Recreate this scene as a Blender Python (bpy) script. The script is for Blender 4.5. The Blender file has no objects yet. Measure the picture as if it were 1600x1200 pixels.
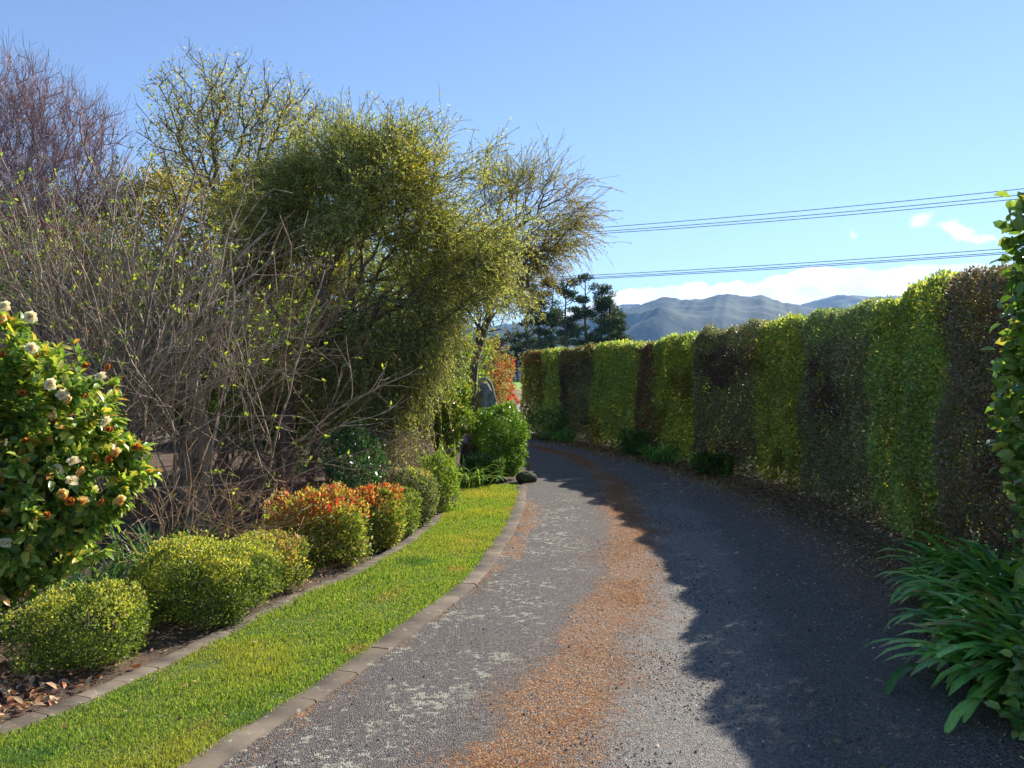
import bpy, math
import numpy as np
from mathutils import Vector

# ------------------------------------------------------------------ camera, sky, sun
S = bpy.context.scene
COL = S.collection
CAM_H = 1.65
cd = bpy.data.cameras.new('camera')
cam = bpy.data.objects.new('camera', cd)
COL.objects.link(cam)
cam.location = (0, 0, CAM_H)
cam.rotation_euler = (math.radians(90), 0, 0)
cd.sensor_width = 36
cd.lens = 29.25
cd.shift_y = -0.0025
cd.clip_start = 0.05
cd.clip_end = 60000
S.camera = cam

SUN_AZ, SUN_EL = 44.0, 32.0          # azimuth from +Y towards +X
S.view_settings.view_transform = 'Standard'
S.view_settings.look = 'None'
S.view_settings.exposure = 1.08
S.view_settings.gamma = 1
S.view_settings.use_curve_mapping = False
S.cycles.use_denoising = True
S.cycles.max_bounces = 7
S.cycles.transparent_max_bounces = 8
S.cycles.volume_bounces = 0
S.cycles.sample_clamp_indirect = 6

sd = bpy.data.lights.new('sun', 'SUN')
sd.energy = 5.0
sd.angle = math.radians(0.5)
sd.color = (1.0, 0.94, 0.84)
sun = bpy.data.objects.new('sun', sd)
COL.objects.link(sun)
_a, _e = math.radians(SUN_AZ), math.radians(SUN_EL)
SUNV = Vector((math.sin(_a) * math.cos(_e), math.cos(_a) * math.cos(_e), math.sin(_e)))
sun.rotation_euler = (-SUNV).to_track_quat('-Z', 'Y').to_euler()


class NT:
    """small helper round a node tree"""
    def __init__(s, tree):
        s.t = tree; s.n = tree.nodes; s.l = tree.links
    def new(s, typ, **kw):
        n = s.n.new(typ)
        for k, v in kw.items():
            setattr(n, k, v)
        return n
    def put(s, node, sock, v):
        if v is None: return
        if isinstance(v, bpy.types.NodeSocket): s.l.new(v, node.inputs[sock])
        else:
            i = node.inputs[sock]
            if hasattr(i.default_value, '__len__') and not hasattr(v, '__len__'): v = [v] * len(i.default_value)
            if hasattr(v, '__len__') and len(v) == 3 and len(i.default_value) == 4: v = (*v, 1)
            i.default_value = v
    def m(s, op, a, b=None, c=None, clamp=False):
        n = s.new('ShaderNodeMath', operation=op, use_clamp=clamp)
        s.put(n, 0, a); s.put(n, 1, b); s.put(n, 2, c)
        return n.outputs[0]
    def sm(s, v, a, b, c=0.0, d=1.0):
        n = s.new('ShaderNodeMapRange', interpolation_type='SMOOTHSTEP')
        s.put(n, 0, v); s.put(n, 1, a); s.put(n, 2, b); s.put(n, 3, c); s.put(n, 4, d)
        return n.outputs[0]
    def mix(s, f, a, b, mode='MIX'):
        n = s.new('ShaderNodeMix', data_type='RGBA', blend_type=mode)
        s.put(n, 0, f); s.put(n, 6, a); s.put(n, 7, b)
        return n.outputs[2]
    def noise(s, vec, scale, detail=4, rough=0.55, out=0, dist=0.0):
        n = s.new('ShaderNodeTexNoise')
        s.put(n, 'Vector', vec); s.put(n, 'Scale', scale); s.put(n, 'Detail', detail)
        s.put(n, 'Roughness', rough); s.put(n, 'Distortion', dist)
        return n.outputs[out]
    def vor(s, vec, scale, out=0, feat='F1'):
        n = s.new('ShaderNodeTexVoronoi', feature=feat)
        s.put(n, 'Vector', vec); s.put(n, 'Scale', scale)
        return n.outputs[out]
    def ramp(s, v, pts):
        n = s.new('ShaderNodeValToRGB')
        s.put(n, 0, v)
        e = n.color_ramp.elements
        while len(e) < len(pts): e.new(0.5)
        for k, (p, c) in enumerate(pts):
            e[k].position = p
            e[k].color = (*c, 1)
        return n.outputs[0]


# world: Nishita sky with a low cumulus bank far behind the hills
W = bpy.data.worlds.new('World')
S.world = W
W.use_nodes = True
w = NT(W.node_tree)
w.n.clear()
sky = w.new('ShaderNodeTexSky', sky_type='NISHITA', sun_disc=False)
sky.sun_elevation = _e
sky.sun_rotation = _a
sky.air_density = 0.75
sky.dust_density = 0.0
sky.ozone_density = 2.0
sky.altitude = 100
tc = w.new('ShaderNodeTexCoord').outputs['Generated']
sx = w.new('ShaderNodeSeparateXYZ'); w.put(sx, 0, tc)
az = w.m('ARCTAN2', sx.outputs[0], sx.outputs[1])
el = w.m('ARCSINE', sx.outputs[2])
cmb = w.new('ShaderNodeCombineXYZ'); w.put(cmb, 0, az); w.put(cmb, 1, el)
cv = cmb.outputs[0]
vm = w.new('ShaderNodeVectorMath', operation='MULTIPLY'); w.put(vm, 0, cv); w.put(vm, 1, (1, 1.7, 1))
cvs = vm.outputs[0]
n1 = w.noise(cvs, 26, 7, 0.6)
n2 = w.noise(cvs, 9, 3, 0.5)
# height of the bank against azimuth (radians): x in -1.6..1.6
fc = w.new('ShaderNodeFloatCurve')
mr = w.new('ShaderNodeMapRange'); w.put(mr, 0, az); w.put(mr, 1, -0.6); w.put(mr, 2, 1.2)
w.put(fc, 'Value', mr.outputs[0]); w.put(fc, 'Factor', 1.0)
cvp = fc.mapping.curves[0]
def azx(px): return (math.atan((px - 800) / 1300) + 0.6) / 1.8
def elv(px, py): return math.atan((596 - py) / math.hypot(1300, px - 800))
bank = [(600, 560), (860, 500), (950, 466), (1010, 453), (1060, 452), (1110, 450), (1165, 445), (1215, 434),
        (1270, 426), (1330, 428), (1420, 420), (1510, 416), (1600, 424), (2100, 520)]
pts = [(0, 0)] + [(azx(a), elv(a, b) * 4) for a, b in bank] + [(1, 0)]
cvp.points[0].location = pts[0]; cvp.points[1].location = pts[-1]
for p in pts[1:-1]:
    cvp.points.new(*p)
fc.mapping.update()
topel = w.m('ADD', w.m('MULTIPLY', fc.outputs[0], 0.25), .005)
edge = w.m('ADD', topel, w.m('MULTIPLY', w.m('SUBTRACT', n1, 0.5), 0.022))
edge = w.m('ADD', edge, w.m('MULTIPLY', w.m('SUBTRACT', n2, 0.5), 0.01))
mask = w.sm(w.m('SUBTRACT', edge, el), -0.0003, 0.003)
mask = w.m('MULTIPLY', mask, w.sm(topel, 0.02, 0.06))
def wisp(px, py, rx, ry, rot):
    a0, e0 = math.atan((px - 800) / 1300), elv(px, py)
    dx = w.m('SUBTRACT', az, a0); dy = w.m('SUBTRACT', el, e0)
    c, s_ = math.cos(rot), math.sin(rot)
    u = w.m('ADD', w.m('MULTIPLY', dx, c / rx), w.m('MULTIPLY', dy, s_ / rx))
    v = w.m('ADD', w.m('MULTIPLY', dx, -s_ / ry), w.m('MULTIPLY', dy, c / ry))
    r = w.m('SQRT', w.m('ADD', w.m('MULTIPLY', u, u), w.m('MULTIPLY', v, v)))
    nn = w.noise(cvs, 70, 6, 0.65)
    r = w.m('ADD', r, w.m('MULTIPLY', w.m('SUBTRACT', nn, 0.5), 2.4))
    return w.sm(r, 1.25, 0.4)
for args, st in (((1440, 344, .012, .008, .2), .7), ((1496, 360, .02, .008, -.5), .95), ((1525, 373, .018, .005, -.1), .8), ((1333, 366, .004, .006, .4), .4)):
    mask = w.m('MAXIMUM', mask, w.m('MULTIPLY', wisp(*args), st))
ccol = w.mix(w.sm(n1, 0.38, 0.62), (0.74, 0.78, 0.86), (1.0, 1.0, 1.02))
bg1 = w.new('ShaderNodeBackground'); w.put(bg1, 0, w.mix(1.0, sky.outputs[0], (1.0, .962, .985), 'MULTIPLY')); w.put(bg1, 1, 0.108)
bg2 = w.new('ShaderNodeBackground'); w.put(bg2, 0, ccol); w.put(bg2, 1, 1.0)
ms = w.new('ShaderNodeMixShader'); w.put(ms, 0, mask); w.put(ms, 1, bg1.outputs[0]); w.put(ms, 2, bg2.outputs[0])
wo = w.new('ShaderNodeOutputWorld'); w.put(wo, 0, ms.outputs[0])

# ------------------------------------------------------------------ helpers
R = np.random.default_rng(11)
def gx(px, D): return (px - 800) / 1300 * D
def gz(py, D): return CAM_H + (596 - py) / 1300 * D
def nrm(v):
    return v / np.maximum(np.linalg.norm(v, axis=-1, keepdims=True), 1e-9)

_NS = {}
def sn(P, scale, seed=0, k=9):
    """smooth random field, about -1..1, from summed sines"""
    P = np.asarray(P, float)
    key = (seed, P.shape[-1], k)
    if key not in _NS:
        r = np.random.default_rng(seed + 1000)
        _NS[key] = (nrm(r.normal(size=(k, P.shape[-1]))) * r.uniform(.5, 1.8, (k, 1)), r.uniform(0, 6.28, k))
    d, ph = _NS[key]
    return np.sin((P * scale) @ d.T + ph).sum(-1) / math.sqrt(k)

def tag(o, label=None, cat=None, group=None, kind=None):
    if label: o['label'] = label
    if cat: o['category'] = cat
    if group: o['group'] = group
    if kind: o['kind'] = kind
    return o

def empty(name, loc, label, cat, group=None):
    o = bpy.data.objects.new(name, None)
    COL.objects.link(o)
    o.location = loc
    o.empty_display_size = .2
    bpy.context.view_layer.update()
    return tag(o, label, cat, group)

def mesh(name, V, faces, mat, parent=None, smooth=False, col=None, uv=None):
    """V (n,3) world coordinates; faces: list of int arrays (m,3) or (m,4)"""
    V = np.asarray(V, np.float32)
    off = np.zeros(3, np.float32)
    if parent is not None:
        off = np.array(root_loc(parent), np.float32)
    me = bpy.data.meshes.new(name)
    me.vertices.add(len(V))
    me.vertices.foreach_set('co', (V - off).ravel())
    faces = [np.asarray(f, np.int32) for f in faces if len(f)]
    li = np.concatenate([f.ravel() for f in faces])
    tot = np.concatenate([np.full(len(f), f.shape[1], np.int32) for f in faces])
    st = np.concatenate([[0], np.cumsum(tot)[:-1]]).astype(np.int32)
    me.loops.add(len(li)); me.loops.foreach_set('vertex_index', li)
    me.polygons.add(len(tot)); me.polygons.foreach_set('loop_start', st)
    if smooth:
        me.polygons.foreach_set('use_smooth', np.ones(len(tot), bool))
    if uv is not None:
        l = me.uv_layers.new(name='UVMap')
        l.data.foreach_set('uv', np.asarray(uv, np.float32)[li].ravel())
    if col is not None:
        c = np.ones((len(V), 4), np.float32); c[:, :3] = col
        a = me.color_attributes.new('Col', 'FLOAT_COLOR', 'POINT')
        a.data.foreach_set('color', c.ravel())
    me.update(calc_edges=True)
    if mat: me.materials.append(mat)
    o = bpy.data.objects.new(name, me)
    COL.objects.link(o)
    if parent is not None: o.parent = parent
    return o

def root_loc(p):
    l = Vector((0, 0, 0))
    while p is not None:
        l += p.location
        p = p.parent
    return l

class Geo:
    def __init__(s): s.V = []; s.T = []; s.Q = []; s.C = []; s.n = 0
    def add(s, V, T=None, Q=None, C=None):
        if len(V) == 0: return s
        s.V.append(V)
        if T is not None and len(T): s.T.append(np.asarray(T) + s.n)
        if Q is not None and len(Q): s.Q.append(np.asarray(Q) + s.n)
        s.C.append(np.zeros((len(V), 3)) + .5 if C is None else C)
        s.n += len(V)
        return s
    def obj(s, name, mat, parent=None, smooth=False):
        F = []
        if s.T: F.append(np.concatenate(s.T))
        if s.Q: F.append(np.concatenate(s.Q))
        return mesh(name, np.concatenate(s.V), F, mat, parent, smooth, np.concatenate(s.C))

def pal(n, p, jit=.18, rng=None):
    """n colours picked from a palette [(rgb, weight)...] with brightness jitter"""
    rng = rng or R
    c = np.array([q[0] for q in p], float); wt = np.array([q[1] for q in p], float); wt /= wt.sum()
    return c[rng.choice(len(p), n, p=wt)] * rng.uniform(1 - jit, 1 + jit, (n, 1)) * rng.uniform(.93, 1.07, (n, 3))

def frame(d, up):
    side = np.cross(d, up); bad = np.linalg.norm(side, axis=1) < 1e-3
    side[bad] = (1, 0, 0)
    side = nrm(side)
    return side, nrm(np.cross(side, d))

def leafq(P, d, up, L, wd, C):
    """flat four-point leaves"""
    n = len(P); s, u = frame(d, up)
    L = np.broadcast_to(np.asarray(L, float), (n,))[:, None]; wd = np.broadcast_to(np.asarray(wd, float), (n,))[:, None]
    V = np.stack([P, P + d * L * .45 + s * wd * .5, P + d * L, P + d * L * .45 - s * wd * .5], 1).reshape(-1, 3)
    Q = np.arange(n * 4).reshape(n, 4)
    return V, None, Q, np.repeat(C, 4, 0)

def leaf8(P, d, up, L, wd, C, fold=.25, curl=.25):
    """leaves folded along the midrib and curling to the tip"""
    n = len(P); s, u = frame(d, up)
    L = np.broadcast_to(np.asarray(L, float), (n,))[:, None]; wd = np.broadcast_to(np.asarray(wd, float), (n,))[:, None]
    r = []
    r.append(P)
    for t, ww in ((.3, .46), (.68, .42)):
        m = P + d * L * t - u * L * curl * t * t
        r += [m + s * wd * ww + u * wd * fold * .6, m, m - s * wd * ww + u * wd * fold * .6]
    r.append(P + d * L * .96 - u * L * curl)
    V = np.stack(r, 1).reshape(-1, 3)
    b = (np.arange(n) * 8)[:, None]
    T = np.concatenate([b + [0, 1, 2], b + [0, 2, 3], b + [4, 7, 5], b + [5, 7, 6]])
    Q = np.concatenate([b + [1, 4, 5, 2], b + [2, 5, 6, 3]])
    return V, T, Q, np.repeat(C, 8, 0)

def tubes(P0, P1, r0, r1, k, C):
    """one tapered prism for each edge"""
    n = len(P0); d = nrm(P1 - P0)
    ref = np.where(np.abs(d[:, 2:3]) > .9, [[1., 0, 0]], [[0, 0, 1.]])
    a = nrm(np.cross(d, ref)); b = np.cross(d, a)
    th = np.arange(k) / k * 2 * math.pi
    ring = a[:, None] * np.cos(th)[None, :, None] + b[:, None] * np.sin(th)[None, :, None]
    r0 = np.broadcast_to(r0, (n,)); r1 = np.broadcast_to(r1, (n,))
    A = P0[:, None] + ring * r0[:, None, None]; B = P1[:, None] + ring * r1[:, None, None]
    V = np.concatenate([A, B], 1).reshape(-1, 3)
    i = np.arange(k); j = (i + 1) % k
    q = np.stack([i, j, j + k, i + k], 1)
    Q = (np.arange(n) * 2 * k)[:, None, None] + q[None]
    return V, None, Q.reshape(-1, 4), np.repeat(np.broadcast_to(C, (n, 3)), 2 * k, 0)

def loft(path, rad, k=10, C=(.3, .3, .3), wob=0., seed=0):
    """smooth tube along a polyline, with a closed top"""
    path = np.asarray(path, float); rad = np.asarray(rad, float); m = len(path)
    t = nrm(np.gradient(path, axis=0))
    a = nrm(np.cross(t[0], (0.3, 1, .1))); V = []
    th = np.arange(k) / k * 2 * math.pi
    for i in range(m):
        a = nrm(a - t[i] * (a @ t[i])); b = np.cross(t[i], a)
        rr = rad[i] * (1 + wob * sn(np.stack([np.cos(th) * 2, np.sin(th) * 2, np.full(k, path[i, 2] * 3)], 1), 1.5, seed))
        V.append(path[i] + (a * np.cos(th)[:, None] + b * np.sin(th)[:, None]) * rr[:, None])
    V = np.concatenate(V + [path[-1:]])
    i = np.arange(k); j = (i + 1) % k
    Q = np.concatenate([np.stack([i, j, j + k, i + k], 1) + r * k for r in range(m - 1)])
    T = np.stack([i, j, np.full(k, m * k)], 1) + [(m - 1) * k, (m - 1) * k, 0]
    return V, T, Q, np.zeros((len(V), 3)) + C

def spline(pts, n):
    """Catmull-Rom through the points, n samples spaced evenly"""
    P = np.asarray(pts, float)
    P = np.concatenate([[2 * P[0] - P[1]], P, [2 * P[-1] - P[-2]]])
    out = []
    for i in range(1, len(P) - 2):
        t = np.linspace(0, 1, 30, endpoint=False)[:, None]
        a, b, c, d = P[i - 1:i + 3]
        out.append(.5 * (2 * b + (c - a) * t + (2 * a - 5 * b + 4 * c - d) * t ** 2 + (3 * b - a - 3 * c + d) * t ** 3))
    out = np.concatenate(out + [P[-2:-1]])
    s = np.concatenate([[0], np.cumsum(np.linalg.norm(np.diff(out, axis=0), axis=1))])
    q = np.linspace(0, s[-1], n)
    return np.stack([np.interp(q, s, out[:, k]) for k in range(out.shape[1])], 1), s[-1]

def blobs(spec, n, rng=None, shell=.55):
    """points in a union of ellipsoids (x,y,z,rx,ry,rz)"""
    rng = rng or R
    sp = np.array(spec, float)
    vol = sp[:, 3] * sp[:, 4] * sp[:, 5]
    k = rng.choice(len(sp), n, p=vol / vol.sum())
    u = nrm(rng.normal(size=(n, 3))) * (rng.uniform(0, 1, (n, 1)) ** shell * .97 + .03)
    return sp[k, :3] + u * sp[k, 3:]

# ------------------------------------------------------------------ materials
MATS = {}
def mat(name):
    m = bpy.data.materials.new(name)
    m.use_nodes = True
    t = NT(m.node_tree)
    t.n.clear()
    MATS[name] = m
    return m, t

def finish(t, bsdf, disp=None):
    o = t.new('ShaderNodeOutputMaterial')
    t.put(o, 0, bsdf)

def bump(t, h, strength, dist):
    b = t.new('ShaderNodeBump')
    t.put(b, 'Height', h); t.put(b, 'Strength', strength); t.put(b, 'Distance', dist)
    return b.outputs[0]

def leafmat(name, rough=.45, trans=.35, tint=(1.35, 1.28, .55), spec=.5):
    m, t = mat(name)
    at = t.new('ShaderNodeAttribute', attribute_name='Col').outputs[0]
    ob = t.new('ShaderNodeTexCoord').outputs['Object']
    v = t.noise(ob, 55, 2)
    at = t.mix(1.0, at, t.ramp(v, [(.3, (.82, .82, .82)), (.7, (1.18, 1.18, 1.12))]), 'MULTIPLY')
    p = t.new('ShaderNodeBsdfPrincipled')
    t.put(p, 'Base Color', at); t.put(p, 'Roughness', rough); t.put(p, 'Specular IOR Level', spec)
    tr = t.new('ShaderNodeBsdfTranslucent')
    t.put(tr, 0, t.mix(1.0, at, tint, 'MULTIPLY'))
    mx = t.new('ShaderNodeMixShader'); t.put(mx, 0, trans); t.put(mx, 1, p.outputs[0]); t.put(mx, 2, tr.outputs[0])
    finish(t, mx.outputs[0])
    return m

LEAF = leafmat('leaf_soft', .46, .58, spec=.38)
GLOSS = leafmat('leaf_glossy', .3, .38, spec=.5)
STRAP = leafmat('leaf_strap', .42, .35, spec=.35)
DULL = leafmat('leaf_dark', .5, .35, (1.2, 1.2, .7), spec=.32)
GRASS = leafmat('grass_blade', .5, .5, (1.35, 1.25, .4), .3)
PETAL = leafmat('petal', .55, .5, (1.15, 1.05, .85), .2)
DRY = leafmat('dry_leaf', .7, .15, (1.3, 1., .6), .2)

def barkmat(name, c1, c2, sc=14, lichen=0.0):
    m, t = mat(name)
    at = t.new('ShaderNodeAttribute', attribute_name='Col').outputs[0]
    ob = t.new('ShaderNodeTexCoord').outputs['Object']
    vm = t.new('ShaderNodeVectorMath', operation='MULTIPLY'); t.put(vm, 0, ob); t.put(vm, 1, (1, 1, .35))
    n = t.noise(vm.outputs[0], sc, 6, .65)
    c = t.mix(t.sm(n, .35, .65), c1, c2)
    if lichen:
        l = t.noise(ob, 9, 5, .7)
        c = t.mix(t.m('MULTIPLY', t.sm(l, .5, .62), lichen), c, (.38, .40, .33))
    c = t.mix(1.0, c, t.mix(1.0, at, (2, 2, 2), 'MULTIPLY'), 'MULTIPLY')
    p = t.new('ShaderNodeBsdfPrincipled')
    t.put(p, 'Base Color', c); t.put(p, 'Roughness', .85); t.put(p, 'Specular IOR Level', .25)
    t.put(p, 'Normal', bump(t, n, .7, .02))
    finish(t, p.outputs[0])
    return m

BARK = barkmat('bark_brown', (.09, .065, .045), (.21, .165, .12))
BARKG = barkmat('bark_grey', (.15, .105, .07), (.44, .33, .23), 20, .2)
TWIGP = barkmat('twig_purple', (.22, .15, .15), (.44, .32, .31), 10)
RUST = barkmat('rusty_metal', (.05, .022, .015), (.16, .06, .03), 30)
WOODG = barkmat('weathered_wood', (.13, .12, .12), (.36, .34, .33), 16, .35)

def simple(name, build):
    m, t = mat(name)
    ob = t.new('ShaderNodeTexCoord').outputs['Object']
    p = t.new('ShaderNodeBsdfPrincipled')
    t.put(p, 'Roughness', .9); t.put(p, 'Specular IOR Level', .25)
    build(t, p, ob)
    finish(t, p.outputs[0])
    return m

def _soil(t, p, ob):
    a = t.noise(ob, 3, 5); b = t.noise(ob, 60, 5, .7); v = t.vor(ob, 70, 1)
    c = t.mix(t.sm(b, .3, .7), (.045, .03, .022), (.17, .115, .08))
    c = t.mix(t.m('MULTIPLY', t.sm(a, .45, .65), .5), c, (.22, .15, .10))
    t.put(p, 'Base Color', c); t.put(p, 'Normal', bump(t, b, 1., .02))
SOIL = simple('soil_mulch', _soil)

def _lawn(t, p, ob):
    a = t.noise(ob, 1.3, 4); b = t.noise(ob, 90, 4, .7)
    c = t.mix(t.sm(a, .35, .65), (.10, .19, .03), (.19, .26, .05))
    c = t.mix(t.sm(b, .35, .7), (.05, .07, .02), c)
    t.put(p, 'Base Color', c); t.put(p, 'Normal', bump(t, b, 1., .015))
LAWN = simple('turf', _lawn)

def _ground(t, p, ob):
    a = t.noise(ob, .02, 4); b = t.noise(ob, 2, 5, .7)
    c = t.mix(t.sm(a, .4, .6), (.07, .10, .03), (.13, .15, .05))
    c = t.mix(t.m('MULTIPLY', t.sm(b, .4, .6), .4), c, (.10, .08, .04))
    t.put(p, 'Base Color', c)
GROUND = simple('ground_far', _ground)

def _paddock(t, p, ob):
    b = t.noise(ob, .6, 5, .7)
    t.put(p, 'Base Color', t.mix(t.sm(b, .3, .7), (.16, .30, .04), (.26, .38, .07)))
PADDOCK = simple('paddock_grass', _paddock)
def _bank(t, p, ob):
    b = t.noise(ob, .8, 5, .7)
    t.put(p, 'Base Color', t.mix(t.sm(b, .3, .7), (.10, .12, .04), (.30, .25, .13)))
BANK = simple('dry_bank_grass', _bank)
def _gravel(t, p, ob):
    b = t.noise(ob, 40, 5, .7)
    t.put(p, 'Base Color', t.mix(b, (.22, .21, .2), (.42, .4, .38)))
GRAVEL = simple('pale_gravel', _gravel)

def _conc(t, p, ob):
    a = t.noise(ob, 4, 5, .6); b = t.noise(ob, 120, 5, .75); l = t.noise(ob, 14, 5, .7)
    c = t.mix(t.sm(a, .3, .7), (.085, .066, .050), (.165, .13, .097))
    c = t.mix(t.m('MULTIPLY', t.sm(b, .35, .65), .5), c, (.10, .085, .07))
    c = t.mix(t.m('MULTIPLY', t.sm(l, .58, .68), .55), c, (.36, .36, .28))
    at = t.new('ShaderNodeAttribute', attribute_name='Col').outputs[0]
    c = t.mix(1.0, c, t.mix(1.0, at, (2, 2, 2), 'MULTIPLY'), 'MULTIPLY')
    t.put(p, 'Base Color', c); t.put(p, 'Normal', bump(t, b, .6, .004))
CONC = simple('concrete_edging', _conc)

def _rock(t, p, ob):
    a = t.noise(ob, 9, 5, .6)
    t.put(p, 'Base Color', t.mix(t.sm(a, .4, .6), (.06, .055, .045), (.09, .11, .03)))
    t.put(p, 'Normal', bump(t, a, .8, .03))
ROCK = simple('mossy_rock', _rock)

def _hill(t, p, ob):
    a = t.noise(ob, .0035, 10, .68); b = t.noise(ob, .04, 5, .7)
    c = t.mix(t.sm(a, .42, .6), (.014, .032, .018), (.085, .10, .045))
    c = t.mix(t.m('MULTIPLY', t.sm(b, .35, .65), .5), c, (.02, .04, .018))
    t.put(p, 'Base Color', c); t.put(p, 'Normal', bump(t, b, .3, 20))
HILL = simple('forested_hill', _hill)

def _wire(t, p, ob):
    t.put(p, 'Base Color', (.05, .055, .06)); t.put(p, 'Roughness', .6)
WIRE = simple('cable', _wire)
def _post(t, p, ob):
    n = t.noise(ob, 8, 3)
    t.put(p, 'Base Color', t.mix(n, (.45, .45, .42), (.7, .7, .66)))
POST = simple('pale_timber', _post)

# driveway: UV u = 0..1 across (left to right), v = metres along
def road_mat():
    m, t = mat('asphalt_driveway')
    uv = t.new('ShaderNodeUVMap').outputs[0]
    ob = t.new('ShaderNodeTexCoord').outputs['Object']
    s = t.new('ShaderNodeSeparateXYZ'); t.put(s, 0, uv)
    u, v = s.outputs[0], s.outputs[1]
    big = t.noise(ob, 1.1, 5, .6); mid = t.noise(ob, 7, 6, .65); fine = t.noise(ob, 75, 4, .75)
    vo = t.vor(ob, 130, 1); vd = t.vor(ob, 130, 0)
    g = t.new('ShaderNodeSeparateColor'); t.put(g, 0, vo)
    # aggregate chips
    c = t.mix(g.outputs[0], (.062, .050, .042), (.225, .190, .165))
    c = t.mix(t.m('MULTIPLY', t.sm(g.outputs[1], .86, .95), .8), c, (.36, .33, .30))
    c = t.mix(t.m('MULTIPLY', t.sm(fine, .5, .75), .5), c, (.03, .028, .03))
    c = t.mix(t.m('MULTIPLY', t.sm(big, .4, .65), .35), c, (.14, .125, .12))
    uc = t.m('MINIMUM', t.m('ADD', t.m('MULTIPLY', v, .0105), .283), .455)
    # loose pale gravel in the middle right
    uw = t.m('ADD', u, t.m('MULTIPLY', t.m('SUBTRACT', big, .5), .16))
    uw = t.m('ADD', uw, t.m('MULTIPLY', t.m('SUBTRACT', mid, .5), .10))
    tb = t.m('SUBTRACT', uw, uc)
    gm = t.m('MULTIPLY', t.sm(tb, .02, .09), t.sm(tb, .30, .20))
    gm = t.m('MULTIPLY', gm, t.sm(v, 12.5, 8.5))
    gm = t.m('MULTIPLY', gm, t.sm(t.noise(ob, 30, 4, .7), .30, .5))
    gc = t.mix(g.outputs[2], (.14, .125, .11), (.40, .37, .33))
    c = t.mix(t.m('MULTIPLY', gm, .85), c, gc)
    # lichen patches on the left wheel track
    li = t.noise(ob, 17, 7, .72, dist=.25)
    lk = t.noise(ob, 1.6, 3, .5)
    lm = t.sm(t.m('ADD', li, t.m('MULTIPLY', t.m('SUBTRACT', lk, .5), .35)), .56, .60)
    lm = t.m('MULTIPLY', lm, t.m('MULTIPLY', t.sm(tb, -.06, -.16), t.sm(v, 13, 9.5)))
    lm = t.m('MULTIPLY', lm, t.sm(fine, .36, .46))
    c = t.mix(t.m('MULTIPLY', lm, .9), c, (.45, .43, .33))
    # fallen needles: middle band, left gutter, right gutter
    nb = t.noise(ob, 22, 5, .7)
    band = t.m('MULTIPLY', t.sm(tb, -.095, -.045), t.sm(tb, .10, .02))
    v5 = t.m('MULTIPLY', t.sm(v, 5.5, 8.), t.sm(v, 11.8, 9.8))
    gut = t.sm(t.m('ADD', uw, t.m('MULTIPLY', v5, -.07)), .028, .008)
    gut = t.m('MULTIPLY', gut, t.m('MULTIPLY', t.sm(v, 13.5, 11), t.sm(t.noise(ob, 2.2, 3), .40, .5)))
    rg = t.m('MULTIPLY', t.sm(uw, .74, .84), .62)
    om = t.m('MAXIMUM', t.m('MAXIMUM', band, gut), rg)
    nb2 = t.noise(ob, 48, 3, .7)
    om = t.m('MULTIPLY', om, t.sm(t.m('ADD', t.m('ADD', t.m('MULTIPLY', nb, .6), t.m('MULTIPLY', nb2, .45)), t.m('MULTIPLY', om, .10)), .50, .66))
    oc = t.mix(t.sm(fine, .3, .7), (.15, .065, .022), (.46, .18, .045))
    oc = t.mix(t.sm(g.outputs[1], .7, .8), oc, (.50, .38, .24))
    oc = t.mix(t.sm(g.outputs[2], .82, .9), oc, (.06, .045, .04))
    c = t.mix(t.m('MULTIPLY', om, .92), c, oc)
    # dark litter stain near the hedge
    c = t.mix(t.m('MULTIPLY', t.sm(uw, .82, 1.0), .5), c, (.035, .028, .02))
    p = t.new('ShaderNodeBsdfPrincipled')
    t.put(p, 'Base Color', c); t.put(p, 'Roughness', .82); t.put(p, 'Specular IOR Level', .35)
    h = t.m('ADD', t.m('MULTIPLY', vd, -1.2), fine)
    t.put(p, 'Normal', bump(t, h, .9, .012))
    finish(t, p.outputs[0])
    return m
ROAD = road_mat()

# ------------------------------------------------------------------ ground, driveway, lawn, edging
def disc(name, r, z, m, rings=24, seg=96):
    rr = np.concatenate([[0], np.geomspace(2, r, rings)])
    th = np.arange(seg) / seg * 2 * math.pi
    V = np.stack([np.outer(rr, np.cos(th)), np.outer(rr, np.sin(th)), np.full((len(rr), seg), z)], 2).reshape(-1, 3)
    i = np.arange(seg); j = (i + 1) % seg
    Q = np.concatenate([np.stack([i, j, j + seg, i + seg], 1) + k * seg for k in range(1, len(rr) - 1)])
    T = np.stack([np.full(seg, 0), j + seg, i + seg], 1)[:, ::-1]
    return mesh(name, V, [T, Q], m)
tag(disc('ground', 8000, 0, GROUND), kind='structure')

def strip(L, Rr, n, k, z, name, m, crown=0.):
    a, la = spline(L, n); b, lb = spline(Rr, n)
    t = np.linspace(0, 1, k)
    P = a[:, None] * (1 - t)[None, :, None] + b[:, None] * t[None, :, None]
    zz = z + crown * 4 * t * (1 - t)
    V = np.concatenate([P, np.broadcast_to(zz[None, :, None], (n, k, 1))], 2)
    mid = (a + b) / 2
    s = np.concatenate([[0], np.cumsum(np.linalg.norm(np.diff(mid, axis=0), axis=1))])
    uv = np.stack(np.broadcast_arrays(t[None], s[:, None]), 2).reshape(-1, 2)
    i, j = np.meshgrid(np.arange(n - 1), np.arange(k - 1), indexing='ij')
    q = (i * k + j).ravel()
    Q = np.stack([q, q + 1, q + k + 1, q + k], 1)
    return mesh(name, V.reshape(-1, 3), [Q], m, uv=uv, smooth=True)

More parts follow.
